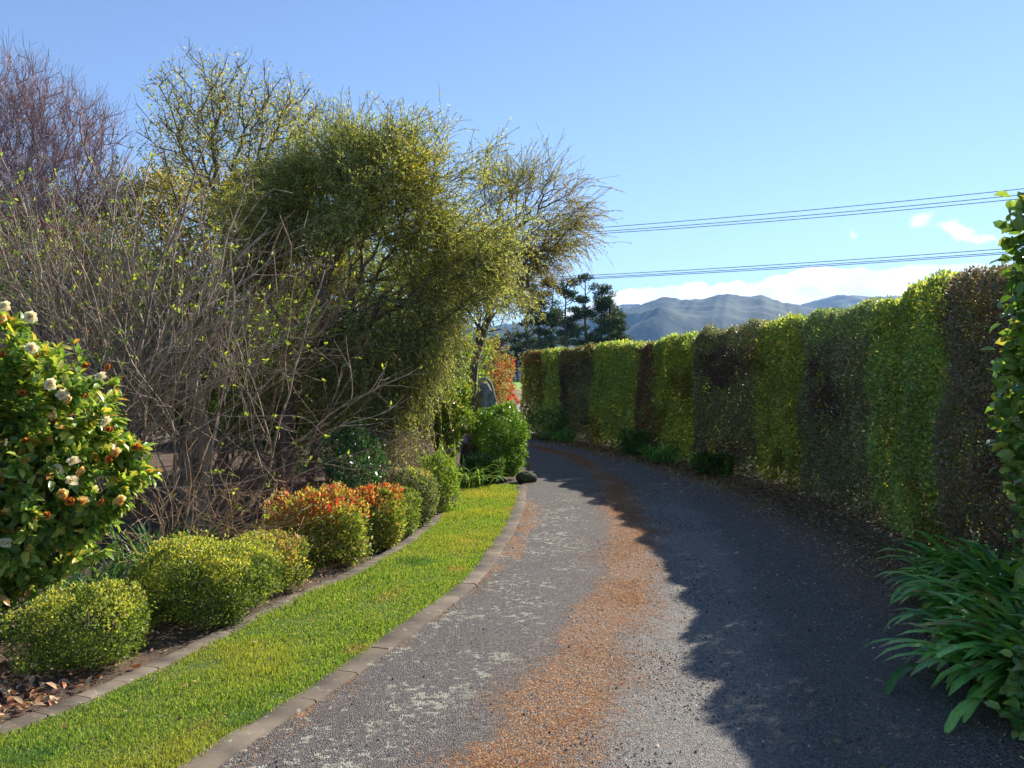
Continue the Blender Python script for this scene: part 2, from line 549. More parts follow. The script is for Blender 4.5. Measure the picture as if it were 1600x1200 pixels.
KERB_R = [(-1.75, 1.0), (-1.5, 2.2), (-1.21, 3.55), (-.94, 4.34), (-.64, 5.3), (-.30, 6.52), (-.06, 8.1), (.17, 10.5), (.26, 13.1)]
KERB_L = [(-1.98, 1.0), (-1.71, 2.2), (-1.41, 3.6), (-1.12, 4.4), (-.82, 5.4), (-.48, 6.6), (-.25, 8.15), (-.03, 10.5), (.05, 13.1)]
KERB_M = [((a[0] + b[0]) / 2, (a[1] + b[1]) / 2) for a, b in zip(KERB_L, KERB_R)]
ROAD_L = KERB_M + [(.33, 15), (.25, 17), (-.35, 20), (-1.6, 23), (-4, 26), (-9, 30)]
ROAD_R = [(2.7, 1.0), (3.0, 2.2), (3.15, 3.55), (3.25, 4.4), (3.35, 5.4), (3.42, 6.6), (3.6, 8.1), (3.62, 10.5), (3.60, 13.1), (3.2, 15.2), (2.75, 17.6), (1.7, 21.2), (.6, 24.2), (-2, 27.5), (-8, 32)]
EDGE = [(-3.5, 1.0), (-3.05, 2.4), (-2.38, 3.87), (-2.05, 4.7), (-1.72, 5.97), (-1.29, 7.3), (-1.01, 8.8), (-.84, 10.5), (-.78, 12.6)]
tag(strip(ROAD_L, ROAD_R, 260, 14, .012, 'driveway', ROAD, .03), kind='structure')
tag(strip([(-3.4, 1.0), (-2.95, 2.4), (-2.3, 3.87), (-1.97, 4.7), (-1.64, 5.97), (-1.21, 7.3), (-.93, 8.8), (-.78, 10.5), (-.74, 13.1)], KERB_M, 120, 6, .015, 'lawn_strip', LAWN), kind='structure')
tag(strip([(-14, 1.0), (-14, 8), (-14, 16), (-14, 30)], [(-3.45, 1.0), (-1.9, 5.4), (-.95, 9.8), (-.75, 13.2), (.15, 13.8), (.2, 17.2), (-.4, 20), (-4, 25.5)], 80, 12, .006, 'garden_bed', SOIL), kind='structure')
tag(strip([(2.7, .8), (3.3, 5.4), (3.6, 10.5), (3.55, 13.1), (2.7, 17.6), (1.6, 21.3), (.5, 24.3), (-.5, 25.6)], [(7, .8), (7, 5.4), (7, 10.5), (7, 14), (6.5, 18), (4.5, 24), (2.5, 27), (1, 29)], 80, 6, .007, 'hedge_bed', SOIL), kind='structure')

def blocks(path, width, seg, z0, z1, name, gap=.004, side=0.):
    P, tot = spline(path, 600)
    s = np.linspace(0, tot, 600)
    g = Geo(); n = int(tot / seg)
    for k in range(n):
        q = np.linspace(k * seg + gap / 2, (k + 1) * seg - gap / 2, 3)
        c = np.stack([np.interp(q, s, P[:, 0]), np.interp(q, s, P[:, 1])], 1)
        d = nrm(c[-1:] - c[:1]); nn = np.array([[-d[0, 1], d[0, 0]]])
        dz = R.normal() * .0015; sh = R.normal() * .003
        w2 = width / 2; bv = .008
        V = []
        for i in range(3):
            e = (i - 1) * -bv
            for off, z in ((-w2, z0), (-w2, z1 - bv), (-w2 + bv, z1), (w2 - bv, z1), (w2, z1 - bv), (w2, z0)):
                p = c[i] + nn[0] * (off + sh)
                V.append((p[0], p[1], z + (dz if z > z0 else 0)))
        Q = [[i * 6 + j, i * 6 + j + 1, (i + 1) * 6 + j + 1, (i + 1) * 6 + j] for i in range(2) for j in range(5)]
        Q += [[0, 1, 2, 5], [2, 3, 4, 5], [12, 13, 14, 17], [14, 15, 16, 17]]
        g.add(np.array(V), None, np.array(Q), np.full((18, 3), .5 * R.uniform(.78, 1.15)))
    return g.obj(name, CONC)
mid = [((a[0] + b[0]) / 2, (a[1] + b[1]) / 2) for a, b in zip(KERB_L, KERB_R)]
tag(blocks(mid, .150, .42, 0, .031, 'kerb'), kind='structure')
tag(blocks(EDGE, .115, .235, 0, .032, 'edging_path'), kind='structure')

# distant ground seen through the gap at the end of the drive
def slab(name, m, x0, x1, y0, z0, y1, z1):
    n = 12
    xs = np.linspace(x0, x1, n)
    V = [(x, y0, z0) for x in xs] + [(x, y1, z1) for x in xs]
    Q = [[i, i + 1, i + 1 + n, i + n] for i in range(n - 1)]
    return tag(mesh(name, V, [Q], m), kind='structure')
slab('gravel_path', GRAVEL, -12, 6, 44, .01, 60, .012)
slab('grass_bank', BANK, -40, 40, 60, .0, 76, .9)
slab('paddock', PADDOCK, -60, 60, 76, .9, 145, 1.66)

# grass blades on the lawn strip
def lawn_blades():
    E, _ = spline([(-3.4, 1.0), (-2.95, 2.4), (-2.33, 3.87), (-2.0, 4.7), (-1.66, 5.97), (-1.23, 7.3), (-.95, 8.8), (-.79, 10.5), (-.74, 13.1)], 400)
    K, _ = spline(KERB_M, 400); K = K - [.068, 0]
    n = 190000
    D = 3.0 * (13.1 / 3.0) ** R.uniform(0, 1, n)          # denser near the camera
    x0 = np.interp(D, E[:, 1], E[:, 0]); x1 = np.interp(D, K[:, 1], K[:, 0])
    t = R.uniform(-.03, 1.03, n) + (R.uniform(0, 1, n) < .03) * R.uniform(0, .05, n)
    x = x0 + (x1 - x0) * t
    P2 = np.stack([x, D], 1)
    a = sn(P2, 2.2, 1); b = sn(P2, 7, 2); e = sn(P2, 16, 3)
    keep = R.uniform(0, 1, n) < np.clip(.85 + .25 * e, .25, 1)
    P2, a, b, D, t = P2[keep], a[keep], b[keep], D[keep], t[keep]; n = len(P2)
    P = np.concatenate([P2, np.full((n, 1), .018)], 1)
    hv_ = 1 + .35 * sn(P2, 11, 14) * .6 + .25 * sn(P2, 3.2, 15) * .6
    th = R.uniform(0, 6.28, n); lean = np.abs(R.normal(0, .95, n))
    d = nrm(np.stack([np.cos(th) * lean, np.sin(th) * lean, np.ones(n)], 1))
    L = R.uniform(.012, .034, n) * (1 + .3 * b) * (.8 + .02 * D) * np.clip(hv_, .35, 2)
    wd = .0035 * (.6 + D / 7)
    g = pal(n, [((.20, .32, .06), 5), ((.30, .42, .09), 4), ((.09, .18, .035), 3), ((.38, .40, .12), 1.4), ((.45, .38, .2), .6)], .28)
    ye = np.clip(.5 * a + .5 * b * .6 + .2 * (t - .4) + .1 * (D - 6) / 4, 0, 1)[:, None]
    wd_ = (sn(P2, 5.5, 31) + R.normal(0, .25, n)) > 1.45
    g[wd_] = pal(int(wd_.sum()), [((.09, .20, .06), 3), ((.14, .27, .08), 2)])
    br = (sn(P2, 8, 33) + R.normal(0, .3, n)) > 1.6
    g[br] = pal(int(br.sum()), [((.42, .33, .17), 3), ((.3, .28, .1), 2)])
    g = g * (1 - ye * .75) + np.array([.42, .40, .10]) * R.uniform(.8, 1.15, (n, 1)) * ye * .75
    up = nrm(R.normal(size=(n, 3)) + [0, -.3, .2])
    o = Geo().add(*leafq(P, d, up, L, wd, g)).obj('grass', GRASS)
    tag(o, 'short bright green grass of the curved lawn strip', 'grass', kind='stuff')
lawn_blades()

# litter --------------------------------------------------------------
def scatter_flat(n, P, z, L, wd, C, tilt=.25):
    th = R.uniform(0, 6.28, n)
    d = nrm(np.stack([np.cos(th), np.sin(th), R.normal(0, tilt, n)], 1))
    up = nrm(np.stack([R.normal(0, tilt * 1.5, n), R.normal(0, tilt * 1.5, n), np.ones(n)], 1))
    return leafq(np.concatenate([P, np.broadcast_to(z, (n,))[:, None]], 1), d, up, L, wd, C)

RL, _ = spline(ROAD_L, 500); RR, _ = spline(ROAD_R, 500)
def road_xy(u, s):
    i = s * 499
    k = np.arange(500)
    lx, ly = np.interp(i, k, RL[:, 0]), np.interp(i, k, RL[:, 1])
    rx, ry = np.interp(i, k, RR[:, 0]), np.interp(i, k, RR[:, 1])
    return np.stack([lx + (rx - lx) * u, ly + (ry - ly) * u], 1)
def zroad(u): return .0125 + .12 * u * (1 - u)

def needles():
    n = 150000
    s = R.uniform(0.03, 1, n) ** 1.5
    pick = R.uniform(0, 1, n)
    u = np.where(pick < .74, R.normal(0, .05, n) + np.minimum(.455, .283 + .0105 * np.maximum(s * 37, 0)), np.where(pick < .82, np.abs(R.normal(0, .02, n)) + .003, 1 - np.abs(R.normal(.02, .10, n))))
    ok = (u > 0) & (u < 1)
    s, u = s[ok], u[ok]
    P = road_xy(u, s)
    w_ = .35 * sn(P, 1.3, 5) + .8 * sn(P, 5, 6) + .4 * sn(P, 14, 8)
    P = road_xy(np.clip(u + .02 * sn(P, 1.5, 7), 0, 1), s)
    ok = (R.normal(0, .5, len(u)) < w_ + .35) & (P[:, 1] > 2.8)
    P, u = P[ok], u[ok]; n = len(P)
    C = pal(n, [((.48, .20, .05), 5), ((.33, .13, .035), 3), ((.54, .36, .18), 1.8), ((.16, .08, .04), 2)], .2)
    D = P[:, 1]
    o = Geo().add(*scatter_flat(n, P, zroad(u) + R.uniform(0.001, .007, n), R.uniform(.014, .045, n), .0022 * (.6 + D / 5), C, .12)).obj('needle_litter', DRY)
    tag(o, 'orange brown fallen needles in bands along the driveway', 'leaf litter', kind='stuff')
needles()

def stones():
    """loose chips: four-sided little pyramids"""
    n = 52000
    s = .035 + R.uniform(0, .4, n) ** 1.25
    u = np.where(R.uniform(0, 1, n) < .62, R.normal(.14, .075, n) + np.minimum(.455, .283 + .0105 * s * 37), R.uniform(0.01, 1, n))
    ok = (u > 0.01) & (u < .99); s, u = s[ok], u[ok]
    P = road_xy(u, s)
    ok = (P[:, 1] > 2.9) & (sn(P, 5, 21) + R.normal(0, .7, len(u)) > -.1); P, u = P[ok], u[ok]; n = len(P)
    r = np.exp(R.normal(math.log(.0038), .4, n))[:, None]
    z = (zroad(u) - .001)[:, None]
    B = np.concatenate([P, z], 1)
    th = R.uniform(0, 6.28, n)
    V = [B + np.stack([np.cos(th + k * 1.571), np.sin(th + k * 1.571), np.zeros(n)], 1) * r * R.uniform(.7, 1.3, (n, 1)) for k in range(4)]
    V += [B + np.concatenate([R.normal(0, .3, (n, 2)) * r, r * R.uniform(.8, 1.5, (n, 1))], 1)]
    V = np.stack(V, 1).reshape(-1, 3)
    b = (np.arange(n) * 5)[:, None]
    T = np.concatenate([b + [k, (k + 1) % 4, 4] for k in range(4)])
    C = pal(n, [((.07, .065, .07), 4), ((.16, .15, .14), 3), ((.33, .30, .26), 2.5), ((.5, .46, .4), .6)], .2)
    o = Geo().add(V, T, None, np.repeat(C, 5, 0)).obj('gravel', DRY)
    tag(o, 'loose grey stone chips strewn over the driveway', 'gravel', kind='stuff')
stones()

def mulch():
    n = 26000
    y = R.uniform(3, 13, n); x = R.uniform(-7, 0, n)
    E, _ = spline(EDGE, 200)
    ok = x < np.interp(y, E[:, 1], E[:, 0]) - .06
    x, y = x[ok], y[ok]; n = len(x)
    C = pal(n, [((.24, .15, .09), 4), ((.36, .23, .14), 3), ((.14, .09, .06), 3), ((.5, .36, .24), 1), ((.45, .14, .05), .5)], .25)
    g = Geo().add(*scatter_flat(n, np.stack([x, y], 1), .008 + R.uniform(0, .02, n), R.uniform(.015, .06, n), R.uniform(.008, .022, n), C, .35))
    # big dead leaves by the near corner
    n = 420
    P = np.stack([R.normal(-2.75, .3, n), R.normal(4.25, .3, n)], 1)
    ok = P[:, 0] < np.interp(P[:, 1], E[:, 1], E[:, 0]) - .02; P = P[ok]; n = len(P)
    C = pal(n, [((.42, .2, .10), 2), ((.5, .34, .2), 3), ((.25, .12, .07), 2)], .2)
    g.add(*leaf8(np.concatenate([P, R.uniform(.02, .06, (n, 1))], 1), nrm(R.normal(size=(n, 3)) * [1, 1, .3]), nrm(R.normal(size=(n, 3)) * .5 + [0, 0, 1]), R.uniform(.04, .08, n), .03, C, .4, .3))
    tag(g.obj('mulch', DRY), 'brown bark chips and dead leaves on the garden bed', 'mulch', kind='stuff')
    # under the hedge
    n = 16000
    y = R.uniform(3, 25, n); k = np.interp(y, RR[:, 1], RR[:, 0])
    x = k + R.normal(.05, .28, n)
    C = pal(n, [((.16, .10, .05), 4), ((.30, .20, .09), 2), ((.12, .15, .04), 2), ((.42, .36, .2), 1), ((.34, .15, .05), 2)], .25)
    D = y
    g = Geo().add(*scatter_flat(n, np.stack([x, y], 1), .022 + R.uniform(0, .015, n), R.uniform(.015, .035, n) * (.7 + D / 14), R.uniform(.008, .016, n) * (.7 + D / 12), C, .3))
    tag(g.obj('leaf_litter', DRY), 'brown and green fallen leaves along the foot of the hedge', 'leaf litter', kind='stuff')
    # litter drifting over the shaded wheel track
    n = 34000
    u = 1 - np.abs(R.normal(0, .16, n)) - .01
    P = road_xy(np.clip(u, .3, 1), R.uniform(.02, .75, n) ** 1.3)
    ok = (sn(P, 2.2, 120) + .7 * sn(P, 6, 121) + R.normal(0, .8, n) + (u - .8) * 3 > .2) & (P[:, 1] > 2.8)
    P, u = P[ok], u[ok]; n = len(P); D = P[:, 1]
    C = pal(n, [((.30, .19, .10), 4), ((.48, .36, .22), 3), ((.12, .085, .05), 3), ((.20, .30, .08), 1.4), ((.62, .58, .45), 1.4), ((.52, .24, .07), 3.5)], .25)
    g = Geo().add(*scatter_flat(n, P, zroad(u) + R.uniform(.001, .008, n), R.uniform(.008, .030, n) * (.8 + D / 16), R.uniform(.004, .013, n) * (.8 + D / 14), C, .3))
    tag(g.obj('drive_litter', DRY), 'small brown and orange leaf crumbs on the shaded side of the driveway', 'leaf litter', kind='stuff')
    # stray green leaves over drive
    n = 260
    P = road_xy(R.uniform(.5, .98, n), R.uniform(.04, .45, n) ** 1.2)
    C = pal(n, [((.16, .3, .05), 2), ((.4, .42, .2), 2), ((.35, .2, .1), 1)], .2)
    g = Geo().add(*leaf8(np.concatenate([P, np.full((n, 1), .05)], 1), nrm(R.normal(size=(n, 3)) * [1, 1, .15]), nrm(R.normal(size=(n, 3)) * .3 + [0, 0, 1]), R.uniform(.012, .03, n), .011, C))
    n = 40
    y = R.uniform(3.8, 9, n); Kx, _ = spline(KERB_L, 200)
    x = np.interp(y, E[:, 1], E[:, 0]) + .1 + R.uniform(0, .7, n)
    C = pal(n, [((.5, .34, .2), 2), ((.25, .13, .07), 2)], .2)
    g.add(*leaf8(np.stack([x, y, np.full(n, .05)], 1), nrm(R.normal(size=(n, 3)) * [1, 1, .15]), nrm(R.normal(size=(n, 3)) * .3 + [0, 0, 1]), R.uniform(.02, .045, n), .02, C))
    tag(g.obj('fallen_leaves', DRY), 'scattered fallen leaves on the lawn and driveway', 'leaf litter', kind='stuff')
mulch()

# ------------------------------------------------------------------ hedge
HP, HLEN = spline([(3.15, 2.2), (3.42, 4.4), (3.62, 6.2), (3.8, 7.6), (4.02, 10), (4.05, 13.2), (3.62, 15.4), (2.9, 18.4), (1.8, 22.2), (.95, 24.8), (.25, 26.6)], 800)
HS = np.linspace(0, HLEN, 800)
HN = nrm(np.stack([-np.gradient(HP[:, 1]), np.gradient(HP[:, 0])], 1))      # towards the drive
HH, HW = 2.56, 1.15
def hpos(s, wv):
    p = np.stack([np.interp(s, HS, HP[:, 0]), np.interp(s, HS, HP[:, 1])], 1)
    n = nrm(np.stack([np.interp(s, HS, HN[:, 0]), np.interp(s, HS, HN[:, 1])], 1))
    return p + n * np.asarray(wv)[:, None], n
def s_at(px):
    r = HP[:, 0] / HP[:, 1] * 1300 + 800
    k = 60 + int(np.argmin(np.abs(r[60:] - px)))
    return HS[k]

GREEN = [(tuple(min(.62, v * 1.6) for v in c), k) for c, k in [((.18, .25, .085), 5), ((.26, .32, .11), 3), ((.10, .16, .07), 4), ((.36, .38, .13), 1.3), ((.30, .17, .06), .25)]]
OLIVE = [(tuple(min(.62, v * 1.3) for v in c), k) for c, k in [((.16, .17, .045), 4), ((.24, .22, .06), 3), ((.10, .10, .04), 3), ((.25, .13, .06), 1.5)]]
DARK = [((c[0] * 1.75, c[1] * 1.65, c[2] * 1.35), k) for c, k in [((.115, .14, .085), 5), ((.18, .21, .13), 3), ((.10, .065, .055), 2.6), ((.20, .22, .13), 1.2)]]
PURP = [((c[0] * 1.6, c[1] * 1.55, c[2] * 1.3), k) for c, k in [((.15, .10, .08), 4), ((.13, .14, .09), 4), ((.20, .14, .10), 2), ((.15, .17, .12), 1)]]
BROWNP = [(tuple(min(.62, v * 1.4) for v in c), k) for c, k in [((.10, .055, .05), 4), ((.13, .09, .07), 3), ((.07, .07, .055), 2)]]
REDD = [(tuple(min(.62, v * 1.3) for v in c), k) for c, k in [((.20, .08, .06), 3), ((.12, .10, .06), 3), ((.15, .16, .06), 2)]]
YGREEN = [(tuple(min(.62, v * 1.4) for v in c), k) for c, k in [((.22, .28, .08), 5), ((.35, .38, .11), 3), ((.13, .18, .06), 4), ((.42, .38, .12), 1.2)]]

def hedge_block(s0, s1, p, m, label, bulge, dens, lsize, hadd=0., topp=None, seed=0, sparse=0.):
    c0, _ = hpos(np.array([(s0 + s1) / 2]), [-HW / 2])
    root = empty('hedge_shrub', (c0[0, 0], c0[0, 1], 0), label, 'hedge', 'clipped shrubs grown into one tall hedge')
    Ls = s1 - s0; H = HH + hadd
    per = H + HW + H
    n = int(dens * 2.4 * (Ls + .5) * (H + HW * .9 + H * .45))
    s = R.uniform(s0 - .32, s1 + .32, n)
    pk = R.uniform(0, 1, n); fr = H / (H + HW * .9 + H * .45); tp = HW * .9 / (H + HW * .9 + H * .45)
    front = pk < fr; top = (pk >= fr) & (pk < fr + tp)
    z = np.where(top, H, R.uniform(0.02, 1, n) ** .92 * H)
    wv = np.where(front, 0, np.where(top, -R.uniform(0, HW, n), -HW))
    # rounded upper edges
    zb = np.stack([z, wv * .6], 1)
    lo = s0 + .07 * sn(zb, 1.6, int(s0 * 100)) + .06 * sn(zb, 6, int(s0 * 100) + 1)
    hi = s1 + .07 * sn(zb, 1.6, int(s1 * 100)) + .06 * sn(zb, 6, int(s1 * 100) + 1)
    jt = R.normal(0, .12, n)
    ok0 = (s > lo + jt) & (s < hi + jt)
    s, z, wv, front, top, pk = s[ok0], z[ok0], wv[ok0], front[ok0], top[ok0], pk[ok0]; lo, hi = lo[ok0], hi[ok0]; n = len(s)
    c, rc = .16, .16
    ez = np.clip((z - (H - rc)) / rc, 0, 1); ew = np.clip((rc + np.where(wv > -HW / 2, wv, -HW - wv)) / rc, 0, 1)
    sgn = np.where(wv > -HW / 2, 1, -1)
    wv = wv - sgn * rc * (1 - np.sqrt(1 - np.minimum(ez, .98) ** 2)) * (~top)
    z = z - rc * (1 - np.sqrt(1 - np.minimum(ew, .98) ** 2)) * top
    P2, n2 = hpos(s, wv)
    Q = np.concatenate([P2, z[:, None]], 1)
    edge = np.minimum(s - lo, hi - s) / .28
    d = .035 * sn(Q, 2.2, 40) + .045 * sn(Q, 7, 41) + .02 * sn(Q, 18, 43) + bulge * .7 + .05 * (np.clip(edge, 0, 1) - 1)
    d += -.10 * np.clip(.35 - z, 0, 1) + .02 * sn(Q, 1.0, 42 + seed)
    depth = np.abs(R.normal(0, .07, n)) + (R.uniform(0, 1, n) < .3) * R.uniform(0, .4, n)
    out = np.concatenate([n2 * np.where(top, 0, sgn)[:, None], np.where(top, 1., 0.)[:, None]], 1)
    mixn = np.concatenate([n2 * (ez * 0 + sgn * (1 - .0))[:, None], ez[:, None] * 1.0], 1)
    out = np.where((~top)[:, None], nrm(mixn), out)
    P = Q + out * (d - depth)[:, None]
    # sprigs standing out of the clipped face
    P += out * ((R.uniform(0, 1, n) < .05) * R.uniform(0, .06, n))[:, None]
    clump = sn(Q, 9, 50 + seed) + .5 * sn(Q, 20, 51)
    keep = (R.normal(0, .5, n) + clump * .8 + 1.05 - sparse > 0) & (z > .04)
    keep &= ~((z < .30) & front & (R.uniform(0, 1, n) < .25 + .35 * (sn(Q, 3, 77) < 0)))
    P, out, z, s, clump, Q = P[keep], out[keep], z[keep], s[keep], clump[keep], Q[keep]; n = len(P)
    C = pal(n, p, .25)
    pt = sn(Q, 2.6, 80 + seed) + .6 * sn(Q, 7, 81) + R.normal(0, .35, n)
    sec = OLIVE if p is GREEN or p is YGREEN else (BROWNP if p is DARK or p is PURP else GREEN)
    C[pt > 1.0] = pal(int((pt > 1.0).sum()), sec, .25)
    C *= (1 + .12 * sn(Q, 5, 82))[:, None]
    if topp:
        tt = (z + .12 * sn(Q, 4, 9) > H - .35) & (R.uniform(0, 1, n) < .75)
        C[tt] = pal(int(tt.sum()), topp, .2)
    dd = nrm(out * .55 + R.normal(size=(n, 3)) * .62 + [0, 0, .28])
    up = nrm(out * .6 + R.normal(size=(n, 3)) * .7 + [0, 0, .6])
    D = P[:, 1]
    L = lsize * 1.45 * R.uniform(.6, 1.35, n) * np.clip(.75 + D / 26, 1, 1.6)
    mesh_o = Geo().add(*leafq(P, dd, up, L, L * .56, C)).obj('foliage', m, root)
    # leaves through the inside
    ni = int(Ls * 3200)
    q, _ = hpos(R.uniform(s0, s1, ni), -R.uniform(.16, HW - .1, ni))
    A = np.concatenate([q, R.uniform(.12, H - .12, ni)[:, None] ** 1.0], 1)
    Geo().add(*leafq(A, nrm(R.normal(size=(ni, 3))), nrm(R.normal(size=(ni, 3))), .075, .045, pal(ni, p))).obj('inner_foliage', m, root)
    # stems and the woody inside
    g = Geo()
    ns = max(2, int(Ls / .45))
    for k in range(ns):
        sb = s0 + (k + .5) * Ls / ns
        b, _ = hpos(np.array([sb]), [-HW / 2 + R.normal(0, .06)])
        b = np.array([b[0, 0], b[0, 1], 0.])
        q, _ = hpos(R.uniform(max(s0, sb - .35), min(s1, sb + .35), 46), -R.uniform(.1, HW - .1, 46))
        A = np.concatenate([q, R.uniform(.3, H - .25, 46)[:, None]], 1)
        nd, par, rad = grow([b, b + [0, .02, .3], b + [.02, 0, .7], b + [.03, .02, 1.2]], A, .5, .007)
        g.add(*skel(nd, par, rad, 4))
    g.obj('branches', BARK, root)
    return root

def grow(trunk, A, bf=.4, r0=.006, expo=2.3, seg=.45, jit=.12, up=0.):
    """join scattered points into a tree of short paths; returns nodes, parents, radii"""
    trunk = [np.asarray(t, float) for t in trunk]
    cap = len(trunk) + len(A) * 9
    N = np.zeros((cap, 3)); par = np.full(cap, -1); path = np.zeros(cap); m = 0
    for i, t in enumerate(trunk):
        N[m] = t; par[m] = m - 1
        path[m] = path[m - 1] + np.linalg.norm(t - N[m - 1]) if m else 0
        m += 1
    A = A[np.argsort(np.linalg.norm(A - trunk[-1], axis=1))]
    for p in A:
        d = np.linalg.norm(N[:m] - p, axis=1)
        cost = d + bf * path[:m]
        if up: cost = cost + up * np.maximum(N[:m, 2] - p[2], 0)
        j = int(np.argmin(cost)); L = d[j]
        k = min(6, int(L / seg))
        a = N[j].copy(); prev = j
        for q in range(1, k + 1):
            t = q / (k + 1)
            x = a + (p - a) * t + R.normal(0, jit * L / (k + 1), 3) + [0, 0, .12 * L * t * (1 - t)]
            N[m] = x; par[m] = prev; path[m] = path[prev] + np.linalg.norm(x - N[prev]); prev = m; m += 1
        N[m] = p; par[m] = prev; path[m] = path[prev] + np.linalg.norm(p - N[prev]); m += 1
    N, par = N[:m], par[:m]
    acc = np.zeros(m); haskid = np.zeros(m, bool)
    for i in range(m - 1, 0, -1):
        if acc[i] == 0: acc[i] = r0 ** expo
        acc[par[i]] += acc[i]
        haskid[par[i]] = True
    if acc[0] == 0: acc[0] = r0 ** expo
    return N, par, acc ** (1 / expo)

def skel(N, par, rad, k=5, C=(.5, .5, .5), rmax=None, thin=1.0):
    i = np.arange(1, len(N)); q = par[1:]
    r1 = rad[i] * thin; r0 = np.minimum(rad[q] * thin, r1 * 1.25)
    if rmax: r0, r1 = np.minimum(r0, rmax), np.minimum(r1, rmax)
    C = np.broadcast_to(np.asarray(C, float), (len(i), 3)) * R.uniform(.8, 1.2, (len(i), 1))
    d = (N[i] - N[q]) * .04
    return tubes(N[q] - d * .5, N[i] + d, r0, r1, k, C)

cuts = [1568, 1462, 1358, 1248, 1178, 1084, 1022, 990, 922, 874, 846, 806]
sc = [s_at(c) for c in cuts]
sc[0] = s_at(1600) - .1
HB = [
    (PURP, DULL, 'dark purplish hedge shrub with thin top, beside the big-leaved light shrub', .02, 3800, .022, -.02, None, .12),
    (GREEN, LEAF, 'light green hedge shrub with a dark hollow halfway up, second section from the big leaves', -.03, 3000, .027, .0, YGREEN, .1),
    (DARK, DULL, 'widest dark grey-green hedge shrub, between two light green ones', .04, 3400, .021, .0, GREEN, 0),
    (YGREEN, LEAF, 'narrow yellow-green hedge shrub reaching almost to the ground between two dark ones', -.03, 2800, .026, 0, YGREEN, 0),
    (DARK, DULL, 'dark purple-black rounded hedge shrub at the middle of the bend', .06, 2800, .021, 0, DARK, 0),
    (YGREEN, LEAF, 'broken yellow and green hedge shrub with glowing leaves left of the dark rounded one', -.02, 2100, .027, 0, GREEN, .2),
    (REDD, DULL, 'narrow hedge shrub with reddish brown top in the far half of the hedge', .0, 2000, .024, 0, REDD, .1),
    (GREEN, LEAF, 'broad mid green hedge shrub right of the far dark one', .0, 1700, .026, 0, YGREEN, 0),
    (DARK, DULL, 'darkest narrow hedge shrub near the far end', .03, 1700, .024, 0, OLIVE, 0),
    (GREEN, LEAF, 'light green hedge shrub second from the far end', .0, 1500, .027, 0, YGREEN, 0),
    (OLIVE, LEAF, 'olive brown hedge shrub at the far end of the hedge', .0, 1500, .026, -.02, REDD, 0),
]
for i, (p_, m_, lab, bu, de, ls, ha, tpp, sp) in enumerate(HB):
    hedge_block(sc[i], sc[i + 1], p_, m_, lab, bu, de, ls, ha, tpp, i, sp)
# the stretch of hedge hidden behind the big-leaved shrub still shades the drive
hedge_block(0.2, sc[0], GREEN, LEAF, 'green hedge shrub hidden behind the big-leaved light shrub', 0, 900, .045, 0, None, 20, 0)

# ------------------------------------------------------------------ generic shrubs
def shrub(name, label, cat, cx, cy, rx, ry, h, n, L, p, m=LEAF, power=2.6, group=None, leaf=0, wr=.5, topp=None, z0=0., lump=.08, seed=0, sparse=0., twig=.004, shell=.10, topfrac=.25):
    n = int(n * 1.5); lump *= 1.35
    root = empty(name, (cx, cy, 0), label, cat, group)
    u = nrm(R.normal(size=(n, 3)))
    a = np.abs(u); rr = 1 / (a[:, 0] ** power + a[:, 1] ** power + a[:, 2] ** power) ** (1 / power)
    dep = 1 - np.abs(R.normal(0, shell, n)) - (R.uniform(0, 1, n) < .22) * R.uniform(0, .5, n)
    hz = (h - z0) / 2
    q = u * rr[:, None] * np.array([rx, ry, hz])
    Q = q + [cx, cy, z0 + hz]
    k = 1 + lump * sn(Q, 4.5 / max(rx, .4), 60 + seed) + lump * .5 * sn(Q, 11 / max(rx, .4), 61 + seed)
    P = [cx, cy, z0 + hz] + q * (k * np.clip(dep, .1, 1.2))[:, None]
    P += u * ((R.uniform(0, 1, n) < .09) * R.uniform(0, .13, n) * rx * 1.4)[:, None]
    P += u * (.05 * rx * (sn(P, 26, 64 + seed)))[:, None]
    cl = sn(P, 22, 62 + seed) + .5 * sn(P, 9, 65)
    ok = (P[:, 2] > .02) & (R.normal(0, .3, n) + 1.0 * cl + .75 - sparse > 0)
    P, u = P[ok], u[ok]; n = len(P)
    C = pal(n, p, .22)
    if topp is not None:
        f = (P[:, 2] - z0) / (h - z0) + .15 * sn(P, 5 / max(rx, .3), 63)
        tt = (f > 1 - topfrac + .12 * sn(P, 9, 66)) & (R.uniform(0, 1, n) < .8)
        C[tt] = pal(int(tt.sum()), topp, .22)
    d = nrm(u * .6 + R.normal(size=(n, 3)) * .6 + [0, 0, .35])
    up = nrm(u * .5 + R.normal(size=(n, 3)) * .6 + [0, 0, .7])
    LL = L * R.uniform(.6, 1.5, n)
    g = Geo().add(*(leaf8 if leaf else leafq)(P, d, up, LL, LL * wr, C))
    g.obj('foliage', m, root, smooth=bool(leaf))
    A = blobs([(cx, cy, z0 + hz, rx * .85, ry * .85, hz * .85)], 60)
    A = A[A[:, 2] > .05]
    nd, par, rad = grow([(cx, cy, 0), (cx, cy, .08 + z0 * .6)], A, .4, twig, seg=.25)
    Geo().add(*skel(nd, par, rad, 4)).obj('stems', BARK, root)
    return root

